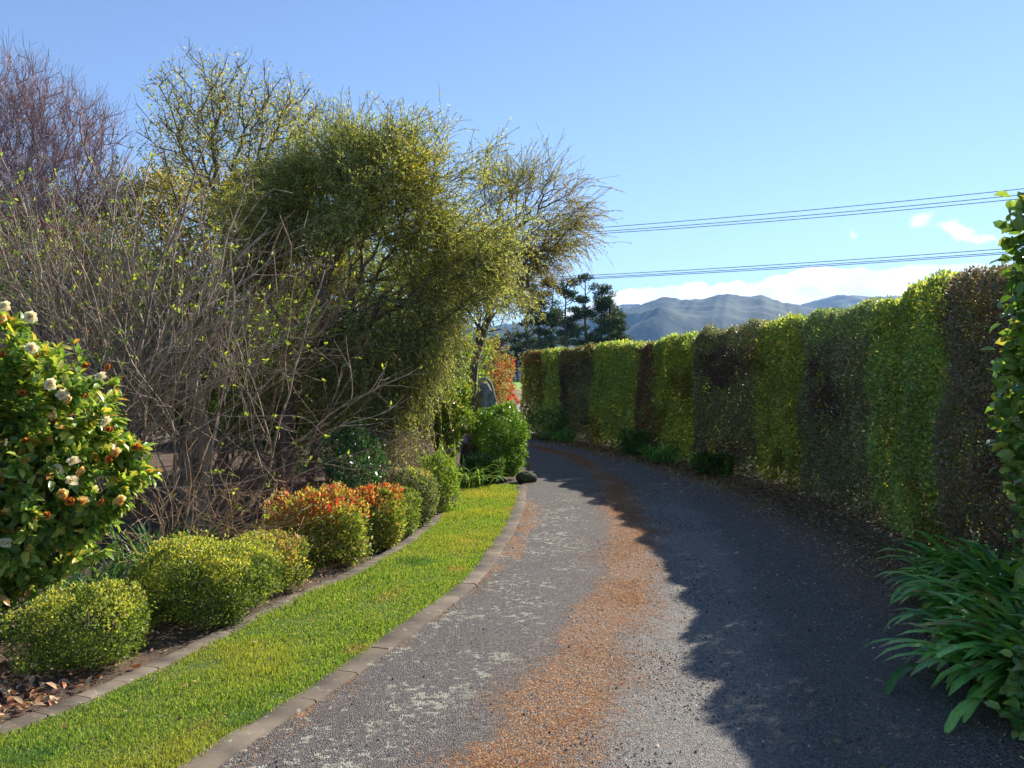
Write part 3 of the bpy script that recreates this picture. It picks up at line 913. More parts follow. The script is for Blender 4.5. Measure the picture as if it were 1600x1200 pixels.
BOX = [((.18, .25, .05), 4), ((.12, .18, .04), 4), ((.32, .36, .09), 1.6), ((.07, .11, .03), 3)]
BOX_LIT = [((.52, .52, .12), 4), ((.32, .38, .08), 4), ((.18, .24, .05), 2), ((.52, .38, .10), .8)]  # brighter colours for the tops: sunlit glints painted into the leaves
NAND = [((.26, .33, .07), 5), ((.16, .22, .05), 4), ((.40, .36, .10), 2.5), ((.40, .20, .08), 1), ((.08, .12, .03), 2)]
NANDT = [((.48, .12, .06), 2.6), ((.52, .03, .05), 2.0), ((.52, .32, .11), 3), ((.46, .44, .14), 4), ((.3, .10, .06), 1)]
SH = 'low clipped shrubs along the brick edging'
shrub('box_shrub', 'small rounded yellow-green clipped shrub nearest the camera on the bed edge', 'shrub', -2.5, 4.85, .30, .30, .45, 13000, .019, BOX, topp=BOX_LIT, group=SH, power=3.0, seed=1, topfrac=.3)
shrub('box_shrub', 'largest low yellow-green mounded shrub, second from the camera', 'shrub', -2.17, 5.8, .45, .42, .54, 24000, .020, BOX, topp=BOX_LIT, group=SH, power=2.8, seed=2, topfrac=.3)
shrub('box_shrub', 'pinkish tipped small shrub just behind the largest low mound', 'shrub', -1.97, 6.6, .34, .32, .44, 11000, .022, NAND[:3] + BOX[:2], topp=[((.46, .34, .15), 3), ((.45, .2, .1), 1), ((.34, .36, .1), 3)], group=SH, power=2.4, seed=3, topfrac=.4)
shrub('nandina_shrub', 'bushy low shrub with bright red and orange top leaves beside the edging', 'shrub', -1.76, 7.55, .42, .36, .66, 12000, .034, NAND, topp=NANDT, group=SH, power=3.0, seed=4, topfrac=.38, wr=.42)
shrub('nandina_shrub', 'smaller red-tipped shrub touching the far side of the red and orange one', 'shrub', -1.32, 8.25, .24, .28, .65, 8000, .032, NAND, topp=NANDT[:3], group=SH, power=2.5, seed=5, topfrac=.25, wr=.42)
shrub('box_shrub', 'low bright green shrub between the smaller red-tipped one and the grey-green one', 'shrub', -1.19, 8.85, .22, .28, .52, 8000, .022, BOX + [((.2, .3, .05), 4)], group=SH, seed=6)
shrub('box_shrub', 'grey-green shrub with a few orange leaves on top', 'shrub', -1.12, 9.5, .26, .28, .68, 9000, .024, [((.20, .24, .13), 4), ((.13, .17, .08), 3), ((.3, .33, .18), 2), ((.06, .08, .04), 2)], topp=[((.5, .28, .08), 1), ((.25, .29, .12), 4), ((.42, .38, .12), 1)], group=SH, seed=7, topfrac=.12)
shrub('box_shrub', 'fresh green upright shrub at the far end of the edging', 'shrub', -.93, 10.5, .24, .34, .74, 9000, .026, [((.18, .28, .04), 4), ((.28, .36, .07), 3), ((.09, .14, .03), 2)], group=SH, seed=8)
shrub('hedge_bush', 'large bright green clipped bush at the end of the lawn strip', 'bush', -.2, 14.1, .44, .55, 1.18, 26000, .034, [((.13, .27, .03), 5), ((.21, .37, .05), 4), ((.06, .13, .02), 3), ((.3, .42, .08), 1)], GLOSS, power=3.2, z0=.06, seed=9, shell=.08)
shrub('camellia_bush', 'dark glossy green bush with yellow leaves left of the bright clipped bush', 'bush', -1.32, 14.7, .62, .6, 1.72, 16000, .055, [((.12, .20, .045), 5), ((.24, .36, .06), 4), ((.42, .44, .07), 2), ((.52, .34, .07), .5)], GLOSS, power=2.3, z0=.45, seed=10, lump=.14, sparse=.25)
shrub('laurel_bush', 'small dark blue-green glossy bush behind the red-topped shrubs', 'bush', -1.85, 9.75, .32, .3, 1.1, 5500, .04, [((.04, .10, .05), 5), ((.09, .18, .07), 3), ((.16, .26, .08), 1)], GLOSS, seed=11, lump=.15)
shrub('red_leaved_bush', 'upright bush with brilliant red leaves at the gap before the road', 'bush', -.28, 20.5, .30, .4, 1.98, 6500, .05, [((.50, .05, .025), 5), ((.56, .14, .05), 3), ((.3, .04, .02), 2)], LEAF, z0=.35, seed=12, lump=.25, sparse=.4)
shrub('russet_bush', 'thin russet and straw coloured bush behind the driftwood post', 'bush', -.62, 19.2, .5, .5, 2.7, 8500, .05, [((.28, .22, .10), 4), ((.30, .18, .10), 2), ((.2, .2, .08), 4), ((.42, .3, .14), 1)], LEAF, z0=.9, seed=13, lump=.25, sparse=.5)
shrub('groundcover_plant', 'leafy dark green plant at the foot of the bright clipped bush', 'plant', -.42, 13.35, .30, .25, .42, 3200, .05, [((.06, .14, .04), 5), ((.12, .22, .06), 3)], GLOSS, seed=14, lump=.2)
shrub('groundcover_plant', 'grey straw-coloured twiggy plant behind the grey-green shrub', 'plant', -1.75, 11.1, .55, .4, .95, 9000, .035, [((.32, .30, .20), 4), ((.2, .22, .1), 3), ((.24, .16, .12), 3)], DRY, seed=15, lump=.25, sparse=.5, wr=.3)
for cx, cy, rx, h, lab in ((2.75, 18.35, .3, .5, 'low green plant at the hedge foot in the middle of the bend'), (1.1, 23.2, .5, .85, 'spreading green bush low against the far end of the hedge'), (3.5, 14.6, .25, .42, 'small green plant at the foot of the dark rounded hedge shrub')):
    shrub('groundcover_plant', lab, 'plant', cx, cy, rx, rx * .8, h, 3500, .06, [((.10, .20, .04), 4), ((.18, .28, .05), 3), ((.05, .09, .03), 3)], GLOSS, seed=int(cy), lump=.25, wr=.35)

# ------------------------------------------------------------------ strappy clumps
def straps(name, label, cat, cx, cy, n, L, wd, p, m=STRAP, group=None, dirbias=None, spread=.12, e0=(50, 84), bend=(70, 130), z=0.):
    root = empty(name, (cx, cy, 0), label, cat, group)
    K = 9
    th = R.uniform(0, 6.28, n)
    h = np.stack([np.cos(th), np.sin(th)], 1)
    if dirbias is not None: h = nrm(h + np.array(dirbias))
    b = np.concatenate([np.array([cx, cy]) + R.normal(0, spread, (n, 2)) + h * spread * .4, np.full((n, 1), z)], 1)
    a0 = np.radians(R.uniform(*e0, n)); bd = np.radians(R.uniform(*bend, n))
    LL = L * R.uniform(.6, 1.15, n)
    cur = b.copy(); C0 = pal(n, p, .2)
    sd_ = np.stack([-h[:, 1], h[:, 0], np.zeros(n)], 1); tw = R.normal(0, .35, n)
    tipd = np.where(R.uniform(0, 1, n) < .35, R.uniform(.82, .97, n), 2.)
    rows = []
    cs = []
    for k in range(K):
        t = k / (K - 1)
        a = a0 - bd * t ** 1.3
        d = np.stack([h[:, 0] * np.cos(a), h[:, 1] * np.cos(a), np.sin(a)], 1) + sd_ * (R.normal(0, .02, n) + tw * t * .25)[:, None]
        nn = np.stack([-h[:, 0] * np.sin(a), -h[:, 1] * np.sin(a), np.cos(a)], 1)
        w2 = (wd * .5 * np.minimum(1, .6 + 1.6 * t) * np.sqrt(np.clip(1 - t ** 6, 0, 1)))
        w2 = max(w2, .0006)
        rows.append(np.stack([cur + sd_ * w2 + nn * w2 * .3, cur, cur - sd_ * w2 + nn * w2 * .3], 1))
        dry_ = np.clip((t - tipd) / .08, 0, 1)[:, None]
        cc = C0 * (1 - dry_) + np.array([.34, .24, .11]) * dry_
        cs.append(np.stack([cc, cc * 1.25, cc], 1))
        cur = cur + nrm(d) * (LL / (K - 1))[:, None]
        cur[:, 2] = np.maximum(cur[:, 2], .02)
    V = np.stack(rows, 1).reshape(-1, 3); C = np.stack(cs, 1).reshape(-1, 3)
    q = []
    for k in range(K - 1):
        for j in range(2):
            o = k * 3 + j
            q.append([o, o + 1, o + 4, o + 3])
    Q = ((np.arange(n) * K * 3)[:, None, None] + np.array(q)[None]).reshape(-1, 4)
    Geo().add(V, None, Q, C).obj('leaves', m, root, smooth=True)
    return root

AGA = [((.15, .37, .07), 5), ((.25, .48, .11), 4), ((.08, .20, .05), 3), ((.3, .40, .08), .8), ((.42, .33, .12), .35)]
G_ = 'strappy clumps at the foot of the big-leaved hedge'
straps('agapanthus_clump', 'farther strappy dark green clump leaning over the driveway edge', 'plant', 3.44, 5.8, 400, .72, .060, AGA, group=G_, dirbias=(-.45, -.2), spread=.15, e0=(45, 88), bend=(75, 140))
straps('agapanthus_clump', 'middle strappy green clump between the nearer and farther ones', 'plant', 3.14, 5.0, 380, .70, .060, AGA, group=G_, dirbias=(-.4, -.1), spread=.15, e0=(45, 88), bend=(75, 140))
straps('agapanthus_clump', 'nearest strappy green clump at the bottom right corner', 'plant', 2.80, 4.25, 420, .68, .060, AGA, group=G_, dirbias=(-.4, -.2), spread=.14, e0=(45, 88), bend=(75, 140))
G2 = 'strappy clumps under the flowering camellia'
FLAX = [((.06, .15, .04), 4), ((.12, .24, .06), 3), ((.2, .32, .08), 1.2), ((.03, .08, .03), 3)]
straps('lily_clump', 'dark strappy clump under the flowering camellia', 'plant', -2.95, 5.9, 170, .62, .016, FLAX, group=G2, spread=.14)
straps('lily_clump', 'upright narrow-leaved clump behind the largest low mound', 'plant', -2.85, 6.6, 130, .55, .018, FLAX, group=G2, spread=.13, e0=(65, 88), bend=(20, 70))
straps('lily_clump', 'broad-leaved clump at the left picture edge behind the nearest shrub', 'plant', -3.45, 5.2, 70, .6, .028, FLAX, group=G2, spread=.12)
straps('lily_clump', 'pale green arching clump at the end of the edging', 'plant', -.66, 12.9, 90, .62, .022, [((.16, .28, .06), 4), ((.3, .4, .1), 2)], spread=.12)
straps('lily_clump', 'upright green clump behind the end of the edging', 'plant', -1.25, 12.7, 90, .75, .03, [((.16, .28, .05), 4), ((.26, .36, .07), 2)], spread=.16, e0=(65, 88), bend=(20, 60))
for cx, cy, lab in ((1.35, 22.7, 'strappy clump below the olive far end of the hedge'), (3.05, 16.9, 'strappy clump by the hedge left of the dark rounded shrub')):
    straps('lily_clump', lab, 'plant', cx, cy, 110, .6, .035, AGA, spread=.14)

# ------------------------------------------------------------------ big-leaved shrub, right edge
def griselinia():
    cx, cy = 2.95, 2.9
    root = empty('broadleaf_hedge', (cx, cy, 0), 'tall light green shrub with large rounded leaves at the right edge', 'hedge')
    n = 22000
    x0, x1, y0, y1, H = 2.27, 3.5, 2.4, 3.80, 2.50
    f = R.choice(4, n, p=[.36, .40, .12, .12])
    P = np.stack([R.uniform(x0, x1, n), R.uniform(y0, y1, n), R.uniform(0.05, H, n)], 1)
    out = np.zeros((n, 3))
    for k, (ax, v, o) in enumerate(((0, x0, (-1, 0, 0)), (1, y1, (0, 1, 0)), (2, H, (0, 0, 1)), (1, y0, (0, -1, 0)))):
        s = f == k; P[s, ax] = v; out[s] = o
    dep = np.abs(R.normal(0, .08, n)) + (R.uniform(0, 1, n) < .2) * R.uniform(0, .3, n)
    P = P + out * (.05 * sn(P, 3, 70) + .05 * sn(P, 8, 71) - dep)[:, None]
    P[:, 0] += .03 * np.clip(1.0 - P[:, 2], 0, 1)
    P += out * ((R.uniform(0, 1, n) < .08) * R.uniform(0, .09, n))[:, None]
    C = pal(n, [((.17, .29, .06), 5), ((.27, .38, .09), 4), ((.10, .20, .05), 3), ((.42, .45, .10), 1.3), ((.40, .36, .22), .2)], .18)
    d = nrm(out * .6 + R.normal(size=(n, 3)) * .5 + [0, 0, .1]); up = nrm(out * .4 + R.normal(size=(n, 3)) * .5 + [0, 0, .6])
    L = R.uniform(.045, .085, n)
    Geo().add(*leaf8(P, d, up, L, L * .62, C, .3, .2)).obj('foliage', GLOSS, root, smooth=True)
    A = np.stack([R.uniform(x0 + .1, x1, 500), R.uniform(y0, y1 - .1, 500), R.uniform(.2, H - .08, 500)], 1)
    nd, par, rad = grow([(cx, cy, 0), (cx, cy, .4)], A, .4, .005)
    Geo().add(*skel(nd, par, rad, 5)).obj('branches', BARK, root)
griselinia()

# ------------------------------------------------------------------ flowering camellia, left edge
def make_flower(name, p, size, seed):
    r = np.random.default_rng(seed)
    P, d, up, C, L = [], [], [], [], []
    for ring, (n, el_, l) in enumerate(((7, .15, 1.), (6, .6, .85), (5, 1.0, .62), (4, 1.3, .4))):
        for k in range(n):
            th = (k + ring * .5 + r.uniform(-.2, .2)) / n * 6.283
            e = el_ + r.normal(0, .15)
            v = np.array([math.cos(th) * math.cos(e), math.sin(th) * math.cos(e), math.sin(e)])
            P.append(v * size * .04); d.append(v); up.append((-math.cos(th) * math.sin(e), -math.sin(th) * math.sin(e), math.cos(e)))
            L.append(size * .55 * l)
    n = len(P)
    C = pal(n, p, .15, r)
    P, d, up, L = map(np.array, (P, d, up, L))
    V, T, Q, C = leaf8(P, nrm(d), nrm(up), L, L * .95, C, .25, -.15)
    me = Geo().add(V, T, Q, C).obj(name, PETAL, None, smooth=True)
    return me

def camellia():
    cx, cy = -3.25, 5.35
    root = empty('camellia_shrub', (cx, cy, 0), 'large glossy camellia with cream and rusty flowers at the left edge', 'shrub')
    sp = [(-3.15, 5.3, 1.15, .65, .6, .62), (-3.5, 5.3, 1.6, .55, .55, .62), (-2.92, 5.4, 1.25, .38, .42, .42), (-2.68, 5.4, 1.06, .32, .34, .32),
          (-3.7, 5.1, 1.0, .6, .6, .6), (-2.8, 5.35, .95, .40, .4, .35), (-3.15, 5.25, .72, .5, .45, .35), (-3.55, 5.0, .65, .45, .4, .35), (-2.85, 5.35, .68, .3, .3, .25), (-3.3, 5.3, 1.75, .42, .4, .35), (-3.3, 4.95, .42, .5, .35, .28), (-3.75, 4.8, .5, .4, .4, .35), (-3.1, 5.2, .5, .4, .3, .22), (-2.45, 5.45, 1.05, .22, .2, .16), (-2.62, 5.15, 1.45, .30, .25, .26), (-2.9, 5.2, 1.65, .3, .25, .28)]
    nodes = blobs(sp, 1100, shell=.36)
    nodes = nodes[nodes[:, 2] > .22]
    nd, par, rad = grow([(cx, cy, 0), (cx + .03, cy, .3), (cx + .02, cy, .55)], nodes, .35, .0035)
    Geo().add(*skel(nd, par, rad, 5)).obj('branches', BARK, root)
    # leaves alternate along each twig
    n = 20000
    k = R.integers(4, len(nd), n); t = R.uniform(0, 1, n)[:, None]
    q = nd[par[k]] * (1 - t) + nd[k] * t
    low = q[:, 2] > .2 + .25 * R.uniform(0, 1, n)
    q, k = q[low], k[low]; n = len(q)
    ax = nrm(nd[k] - nd[par[k]])
    c = np.array([-3.15, 5.3, 1.0]); o = nrm(q - c)
    d = nrm(ax * .5 + o * .45 + R.normal(size=(n, 3)) * .55 + [0, 0, -.05])
    up = nrm(o * .5 + R.normal(size=(n, 3)) * .4 + [.15, .1, .75])
    C = pal(n, [((.14, .25, .05), 5), ((.25, .38, .07), 4), ((.42, .52, .11), 3.5), ((.60, .56, .12), 2.2), ((.5, .25, .06), .3), ((.5, .28, .06), .25)], .2)  # bright yellow entries paint sun glints into the leaf colour
    L = R.uniform(.06, .105, n)
    Geo().add(*leaf8(q + d * .012, d, up, L, L * .46, C, .35, .22)).obj('foliage', GLOSS, root, smooth=True)
    cream = make_flower('flower', [((.85, .80, .55), 3), ((.85, .80, .66), 3), ((.75, .55, .2), .7)], .078, 3)
    rust = make_flower('flower', [((.55, .17, .03), 3), ((.62, .30, .06), 2), ((.3, .08, .02), 1)], .055, 4)
    buff = make_flower('flower', [((.80, .55, .16), 3), ((.85, .74, .40), 3), ((.55, .25, .05), 1)], .066, 5)
    base = [cream, rust, buff]
    spots = []
    def at(px, py, D): spots.append((gx(px, D), D, gz(py, D)))
    fl = [(88, 735, 4.95, 0), (115, 722, 4.9, 0), (128, 738, 4.9, 2), (112, 752, 4.92, 0), (98, 772, 4.95, 2), (190, 782, 5.05, 2), (172, 718, 5.0, 1), (182, 708, 5.02, 2),
          (168, 660, 5.0, 0), (170, 672, 5.0, 1), (170, 575, 5.2, 1), (134, 621, 5.0, 1), (98, 618, 4.95, 0), (108, 625, 4.95, 2), (80, 601, 4.95, 0), (60, 558, 5.0, 1),
          (50, 545, 5.0, 0), (48, 496, 5.1, 0), (8, 480, 5.1, 0), (5, 500, 5.1, 2), (2, 556, 5.0, 1), (135, 573, 5.1, 1), (158, 590, 5.1, 0), (110, 784, 4.95, 1), (130, 783, 4.95, 2), (160, 786, 5.0, 1),
          (72, 806, 4.9, 1), (10, 800, 4.85, 2), (8, 850, 4.85, 0), (40, 690, 4.9, 1), (85, 650, 4.9, 2), (212, 700, 5.1, 1), (35, 615, 4.95, 1)]
    used = set()
    for px, py, D, k in fl:
        src = base[k]
        o = src if k not in used else src.copy()
        if k in used: COL.objects.link(o)
        used.add(k)
        o.parent = root
        pos = np.array([gx(px, D), D, gz(py, D)])
        o.location = Vector(pos) - root.location
        o.rotation_euler = (math.radians(R.uniform(20, 80)), math.radians(R.uniform(-30, 50)), R.uniform(-.6, .6))
        o['label'] = ('cream white open flower', 'shrivelled rust brown flower', 'cream flower browning at its heart')[k]
camellia()

# ------------------------------------------------------------------ bare shrubs and trees
def ramify(p, d, L, r, lvl, P, E, tips):
    """one stem with side shoots; P: dict of parameters"""
    seg = P['seg'] * (.85 if lvl else 1); n = max(2, int(L / seg)); side = 0
    for k in range(n):
        d = d + R.normal(0, P['wig'], 3) + np.array([0, 0, P['up']])
        d = d / np.linalg.norm(d)
        q = p + d * seg * R.uniform(.8, 1.2)
        r2 = r * (1 - .75 / n) if k < n - 1 else r * .6
        r2 = max(r2, P['rmin'])
        E.append((p, q, r, r2))
        p, r = q, r2
        if lvl < P['lv'] and k >= P['bare'][min(lvl, len(P['bare']) - 1)] and R.uniform() < P['prob'][min(lvl, len(P['prob']) - 1)]:
            a = R.normal(size=3); a -= d * (a @ d); a /= np.linalg.norm(a)
            an = math.radians(R.uniform(*P['ang']))
            ramify(p, d * math.cos(an) + a * math.sin(an), (L - k * seg) * R.uniform(.45, .85) + .08, max(r * R.uniform(.5, .75), P['rmin']), lvl + 1, P, E, tips)
    tips.append((p, d))

def bare(name, label, cat, base, stems, P, mat_, C=(.5, .5, .5), leaves=None, group=None, k=5):
    root = empty(name, (base[0], base[1], 0), label, cat, group)
    E, tips = [], []
    for d, L, r, off in stems:
        E.append((np.array([base[0], base[1], -.02]), np.array([base[0] + off[0], base[1] + off[1], .02]), r, r))
        ramify(np.array([base[0] + off[0], base[1] + off[1], 0.]), nrm(np.array(d, float)), L, r, 0, P, E, tips)
    P0 = np.array([e[0] for e in E]); P1 = np.array([e[1] for e in E]); r0 = np.array([e[2] for e in E]); r1 = np.array([e[3] for e in E])
    cc = np.array(C)[None] * R.uniform(.75, 1.25, (len(E), 1)) * np.where(r0 > .012, .8, 1.15)[:, None]
    Geo().add(*tubes(P0, P1 + (P1 - P0) * .06, r0, r1, k, cc)).obj('branches', mat_, root)
    if leaves:
        T = np.array([t[0] for t in tips]); D = np.array([t[1] for t in tips])
        frac, L, p, m_, nper = leaves
        s = R.uniform(0, 1, len(T)) < frac
        T, D = np.repeat(T[s], nper, 0), np.repeat(D[s], nper, 0); n = len(T)
        if n:
            d = nrm(D + R.normal(size=(n, 3)) * .5 + [0, 0, .2])
            Geo().add(*leaf8(T + R.normal(0, .01, (n, 3)), d, nrm(R.normal(size=(n, 3)) + [0, 0, .4]), L * R.uniform(.6, 1.2, n), L * .45, pal(n, p))).obj('leaves', m_, root, smooth=True)
    return len(E)

MG = 'bare grey-stemmed shrubs in the garden bed'
PM = dict(seg=.14, wig=.09, up=.028, lv=4, bare=(4, 2, 1), prob=(.46, .42, .34, .22), ang=(20, 52), rmin=.0022)
def fan(n, az0, az1, lean0, lean1, L0, L1, r0, r1, sp=.14):
    o = []
    for k in range(n):
        a = math.radians(R.uniform(az0, az1)); l = math.radians(R.uniform(lean0, lean1))
        o.append(((math.sin(l) * math.cos(a), math.sin(l) * math.sin(a), math.cos(l)), R.uniform(L0, L1), R.uniform(r0, r1) * .72, R.normal(0, sp, 2)))
    return o
BUD = (.30, .045, [((.26, .36, .06), 3), ((.4, .45, .08), 2), ((.12, .2, .05), 1)], LEAF, 3)
cnt = 0
cnt += bare('magnolia_shrub', 'bare many-stemmed grey shrub spreading low branches right of the camellia', 'shrub', (-3.3, 8.3), fan(7, -40, 60, 6, 40, 2.3, 3.3, .018, .032) + fan(4, 90, 270, 5, 35, 2.4, 3.4, .02, .034), PM, BARKG, leaves=BUD, group=MG)
cnt += bare('magnolia_shrub', 'tall bare grey-stemmed shrub standing directly behind the flowering camellia', 'shrub', (-4.15, 8.0), fan(8, 0, 360, 4, 30, 3.2, 4.2, .02, .034), PM, BARKG, leaves=BUD, group=MG)
cnt += bare('magnolia_shrub', 'bare grey-stemmed shrub at the left picture edge', 'shrub', (-5.1, 8.2), fan(8, 0, 360, 4, 28, 3.3, 4.3, .018, .032), PM, BARKG, leaves=BUD, group=MG)
cnt += bare('magnolia_shrub', 'thin bare shrub with upright stems between the camellia and the lichened trunk', 'shrub', (-4.7, 10.2), fan(8, 0, 360, 3, 30, 3.4, 4.6, .018, .034), PM, BARKG, (.52, .46, .4), leaves=BUD, group=MG)
cnt += bare('magnolia_shrub', 'brownish bare shrub leaning right behind the lichened trunk', 'shrub', (-3.9, 10.4), fan(8, -50, 60, 10, 50, 3.0, 4.4, .018, .034), PM, BARKG, (.48, .38, .3), leaves=BUD, group=MG)
PT = dict(seg=.10, wig=.12, up=-.004, lv=4, bare=(1, 1, 0), prob=(.55, .5, .45, .35), ang=(25, 65), rmin=.0022)
cnt += bare('twiggy_shrub', 'low tangle of bare horizontal twigs left of the rusty stake', 'shrub', (-3.35, 9.4), fan(12, -70, 110, 35, 80, .9, 1.6, .007, .012), PT, BARK, (.75, .6, .6), group='low bare twiggy shrubs')
cnt += bare('twiggy_shrub', 'low bare twigs arching over the strappy clumps beside the largest mound', 'shrub', (-3.1, 7.1), fan(8, -80, 60, 40, 78, .9, 1.5, .009, .014), PT, BARKG, (.6, .5, .4), leaves=(.06, .04, BUD[2], LEAF, 3), group='low bare twiggy shrubs')
cnt += bare('twiggy_shrub', 'pinkish brown twig tangle behind the small dark glossy bush', 'shrub', (-1.95, 11.9), fan(20, 0, 360, 15, 75, .9, 1.5, .007, .011), PT, TWIGP, (.7, .6, .6), group='low bare twiggy shrubs')

# purple-twigged tree, upper left
def crowntree(name, label, cat, trunk, spec, nA, r0, matb, bf=.35, leaves=None, seg=.4, k=5, Cb=(.5, .5, .5), rmax=.2, group=None, expo=2.3, twigs=None, shell=.5):
    base = trunk[0]
    root = empty(name, (base[0], base[1], 0), label, cat, group)
    A = blobs(spec, nA, shell=shell)
    A = A[A[:, 2] > .3]
    N, par, rad = grow(trunk, A, bf, r0, expo, seg)
    nt = len(trunk)
    tr = loft(spline(trunk, 14)[0], np.clip(np.interp(np.linspace(0, 1, 14), np.linspace(0, 1, nt), np.maximum(rad[:nt], rad[nt - 1])), 0, rmax) * np.linspace(1.25, .95, 14), 10, np.array(Cb), .08, 3)
    Geo().add(*tr).obj('trunk', matb, root, smooth=True)
    g = Geo().add(*skel(N, par, rad, k, Cb, rmax))
    if twigs:
        nT, L, r, dirn, lv = twigs
        q = R.integers(nt, len(N), nT)
        ax = nrm(N[q] - N[par[q]])
        p0 = N[par[q]] + (N[q] - N[par[q]]) * R.uniform(0, 1, (nT, 1))
        d = nrm(ax * .6 + R.normal(size=(nT, 3)) * .45 + np.array(dirn))
        for s_ in range(lv):
            p1 = p0 + d * (L * R.uniform(.5, 1.2, nT))[:, None]
            g.add(*tubes(p0, p1, r, r * .7, 3, np.array(Cb) * 1.1))
            p0 = p1; d = nrm(d + R.normal(size=(nT, 3)) * .28 + np.array(dirn) * .25)
    g.obj('branches', matb, root)
    return root, N, par, nt

D = 14.5
sp = [(gx(a, D), D + R.uniform(-.8, .8), gz(b, D), c * D / 1300, c * D / 1300, e * D / 1300) for a, b, c, e in ((-20, 165, 95, 100), (50, 195, 85, 105), (110, 230, 70, 110), (150, 250, 40, 95), (20, 320, 120, 100), (180, 310, 50, 60), (-100, 240, 110, 140), (110, 340, 80, 80))]
bx = gx(40, D)
crowntree('purple_twigged_tree', 'leafless tree with fine reddish purple twigs at the upper left', 'tree', [(bx, D, 0), (bx + .1, D, 1.), (bx, D + .1, 2.2)], sp, 1500, .006, TWIGP, .5, twigs=(8500, .17, .0034, (0, 0, .75), 3), rmax=.10, Cb=(.5, .47, .47))

# lichened trunk with a dense evergreen crown behind
def leaves_at(root, N, par, nt, n, L, wr, p, m, hang=0., spread=.12, tipbias=1.0, leaf=0, pn=None):
    q = (nt + (len(N) - nt) * R.uniform(0, 1, n) ** tipbias).astype(int).clip(nt, len(N) - 1)
    t = R.uniform(0, 1, (n, 1))
    P = N[par[q]] * (1 - t) + N[q] * t + R.normal(0, spread, (n, 3))
    cl = sn(P, 2.6, 90); 
    ok = R.normal(0, .5, n) + cl * .7 + .9 > 0
    P = P[ok]; n = len(P)
    P = P[P[:, 2] > .05]; n = len(P)
    d = nrm(R.normal(size=(n, 3)) * .8 + [0, 0, -hang])
    up = nrm(R.normal(size=(n, 3)) + [0, 0, .5])
    C = pal(n, p)
    if pn is not None:
        s = sn(P, 1.1, 93) + R.normal(0, .5, n) > .9
        C[s] = pal(int(s.sum()), pn)
    LL = L * R.uniform(.6, 1.3, n)
    return Geo().add(*(leaf8 if leaf else leafq)(P, d, up, LL, LL * wr, C)).obj('foliage', m, root)

def img_blobs(lst, D, dj=.6, depth=1.):
    return [(gx(a, D), D + R.uniform(-dj, dj), gz(b, D), c * D / 1300, c * D / 1300 * depth, e * D / 1300) for a, b, c, e in lst]

EV = [((.04, .09, .025), 5), ((.08, .15, .035), 4), ((.14, .22, .04), 2), ((.3, .28, .06), .4)]
EVY = [((.14, .14, .035), 4), ((.26, .22, .05), 3), ((.08, .10, .03), 3), ((.4, .28, .06), .8)]
EVL = [((.16, .20, .08), 4), ((.10, .14, .05), 4), ((.28, .3, .12), 1.5)]
TG = 'evergreen trees filling the back of the garden'
def backtree(label, px, D, lst, p, n, L, seed, pn=None, name='evergreen_tree', m=LEAF, depth=.8, wr=.5, sub=10):
    n = int(n * 1.6); p = [(tuple(1.9 * v for v in c), w_) for c, w_ in p]
    x = gx(px, D)
    tr = [(x, D, 0), (x + .06, D, .6), (x, D + .05, 1.2)]
    root, N, par, nt = crowntree(name, label, 'tree', tr, img_blobs(lst, D, .3, depth), 260, .009, BARK, .35, rmax=.11, group=TG, shell=.4)
    leaves_at(root, N, par, nt, n, L, wr, p, m, .1, .16, pn=pn)
backtree('dark evergreen with pink-red flowers behind the bare stems, far left', 70, 12.5, ((60, 430, 120, 110), (160, 420, 90, 90), (-60, 440, 110, 130), (0, 560, 120, 80)), EVL, 22000, .06, 1, [((.40, .06, .12), 3), ((.3, .1, .12), 1)])
backtree('olive and yellow leaved tree rising behind the bare stems', 300, 16.5, ((290, 310, 85, 75), (370, 330, 80, 80), (230, 370, 90, 90), (430, 340, 80, 80), (320, 430, 110, 80), (440, 440, 90, 80), (520, 460, 80, 80)), EVY, 24000, .075, 2, [((.42, .22, .05), 2)])
backtree('bright green leafy tree in the middle of the bare stems', 285, 11.8, ((290, 470, 60, 60), (240, 540, 70, 80), (330, 520, 60, 80), (270, 600, 90, 60)), EV, 14000, .065, 3, [((.2, .36, .04), 2)])
backtree('dark green tree behind the rusty stake', 440, 13.8, ((430, 530, 90, 90), (520, 560, 90, 90), (360, 600, 90, 80), (460, 650, 110, 80), (570, 640, 90, 90)), EV, 24000, .06, 4, [((.22, .34, .05), 2)])
backtree('dull green tree left of the dark gap at the left edge', 0, 16.5, ((-60, 370, 120, 120), (60, 340, 100, 90), (160, 360, 100, 90), (150, 500, 110, 110), (0, 540, 130, 90)), EVL, 22000, .08, 5, [((.36, .2, .1), 2)])
backtree('grey-green tree closing the gap under the weeping crown', 590, 17.0, ((500, 420, 90, 80), (590, 430, 90, 80), (660, 460, 80, 80), (550, 520, 100, 80)), EVL, 20000, .07, 7, [((.3, .28, .08), 2)])
backtree('green tree low behind the dark glossy yellow-leaved bush', 660, 17.5, ((640, 560, 80, 90), (700, 600, 70, 70), (600, 640, 80, 70), (720, 520, 60, 80)), EV, 16000, .07, 6, [((.25, .32, .05), 2)])
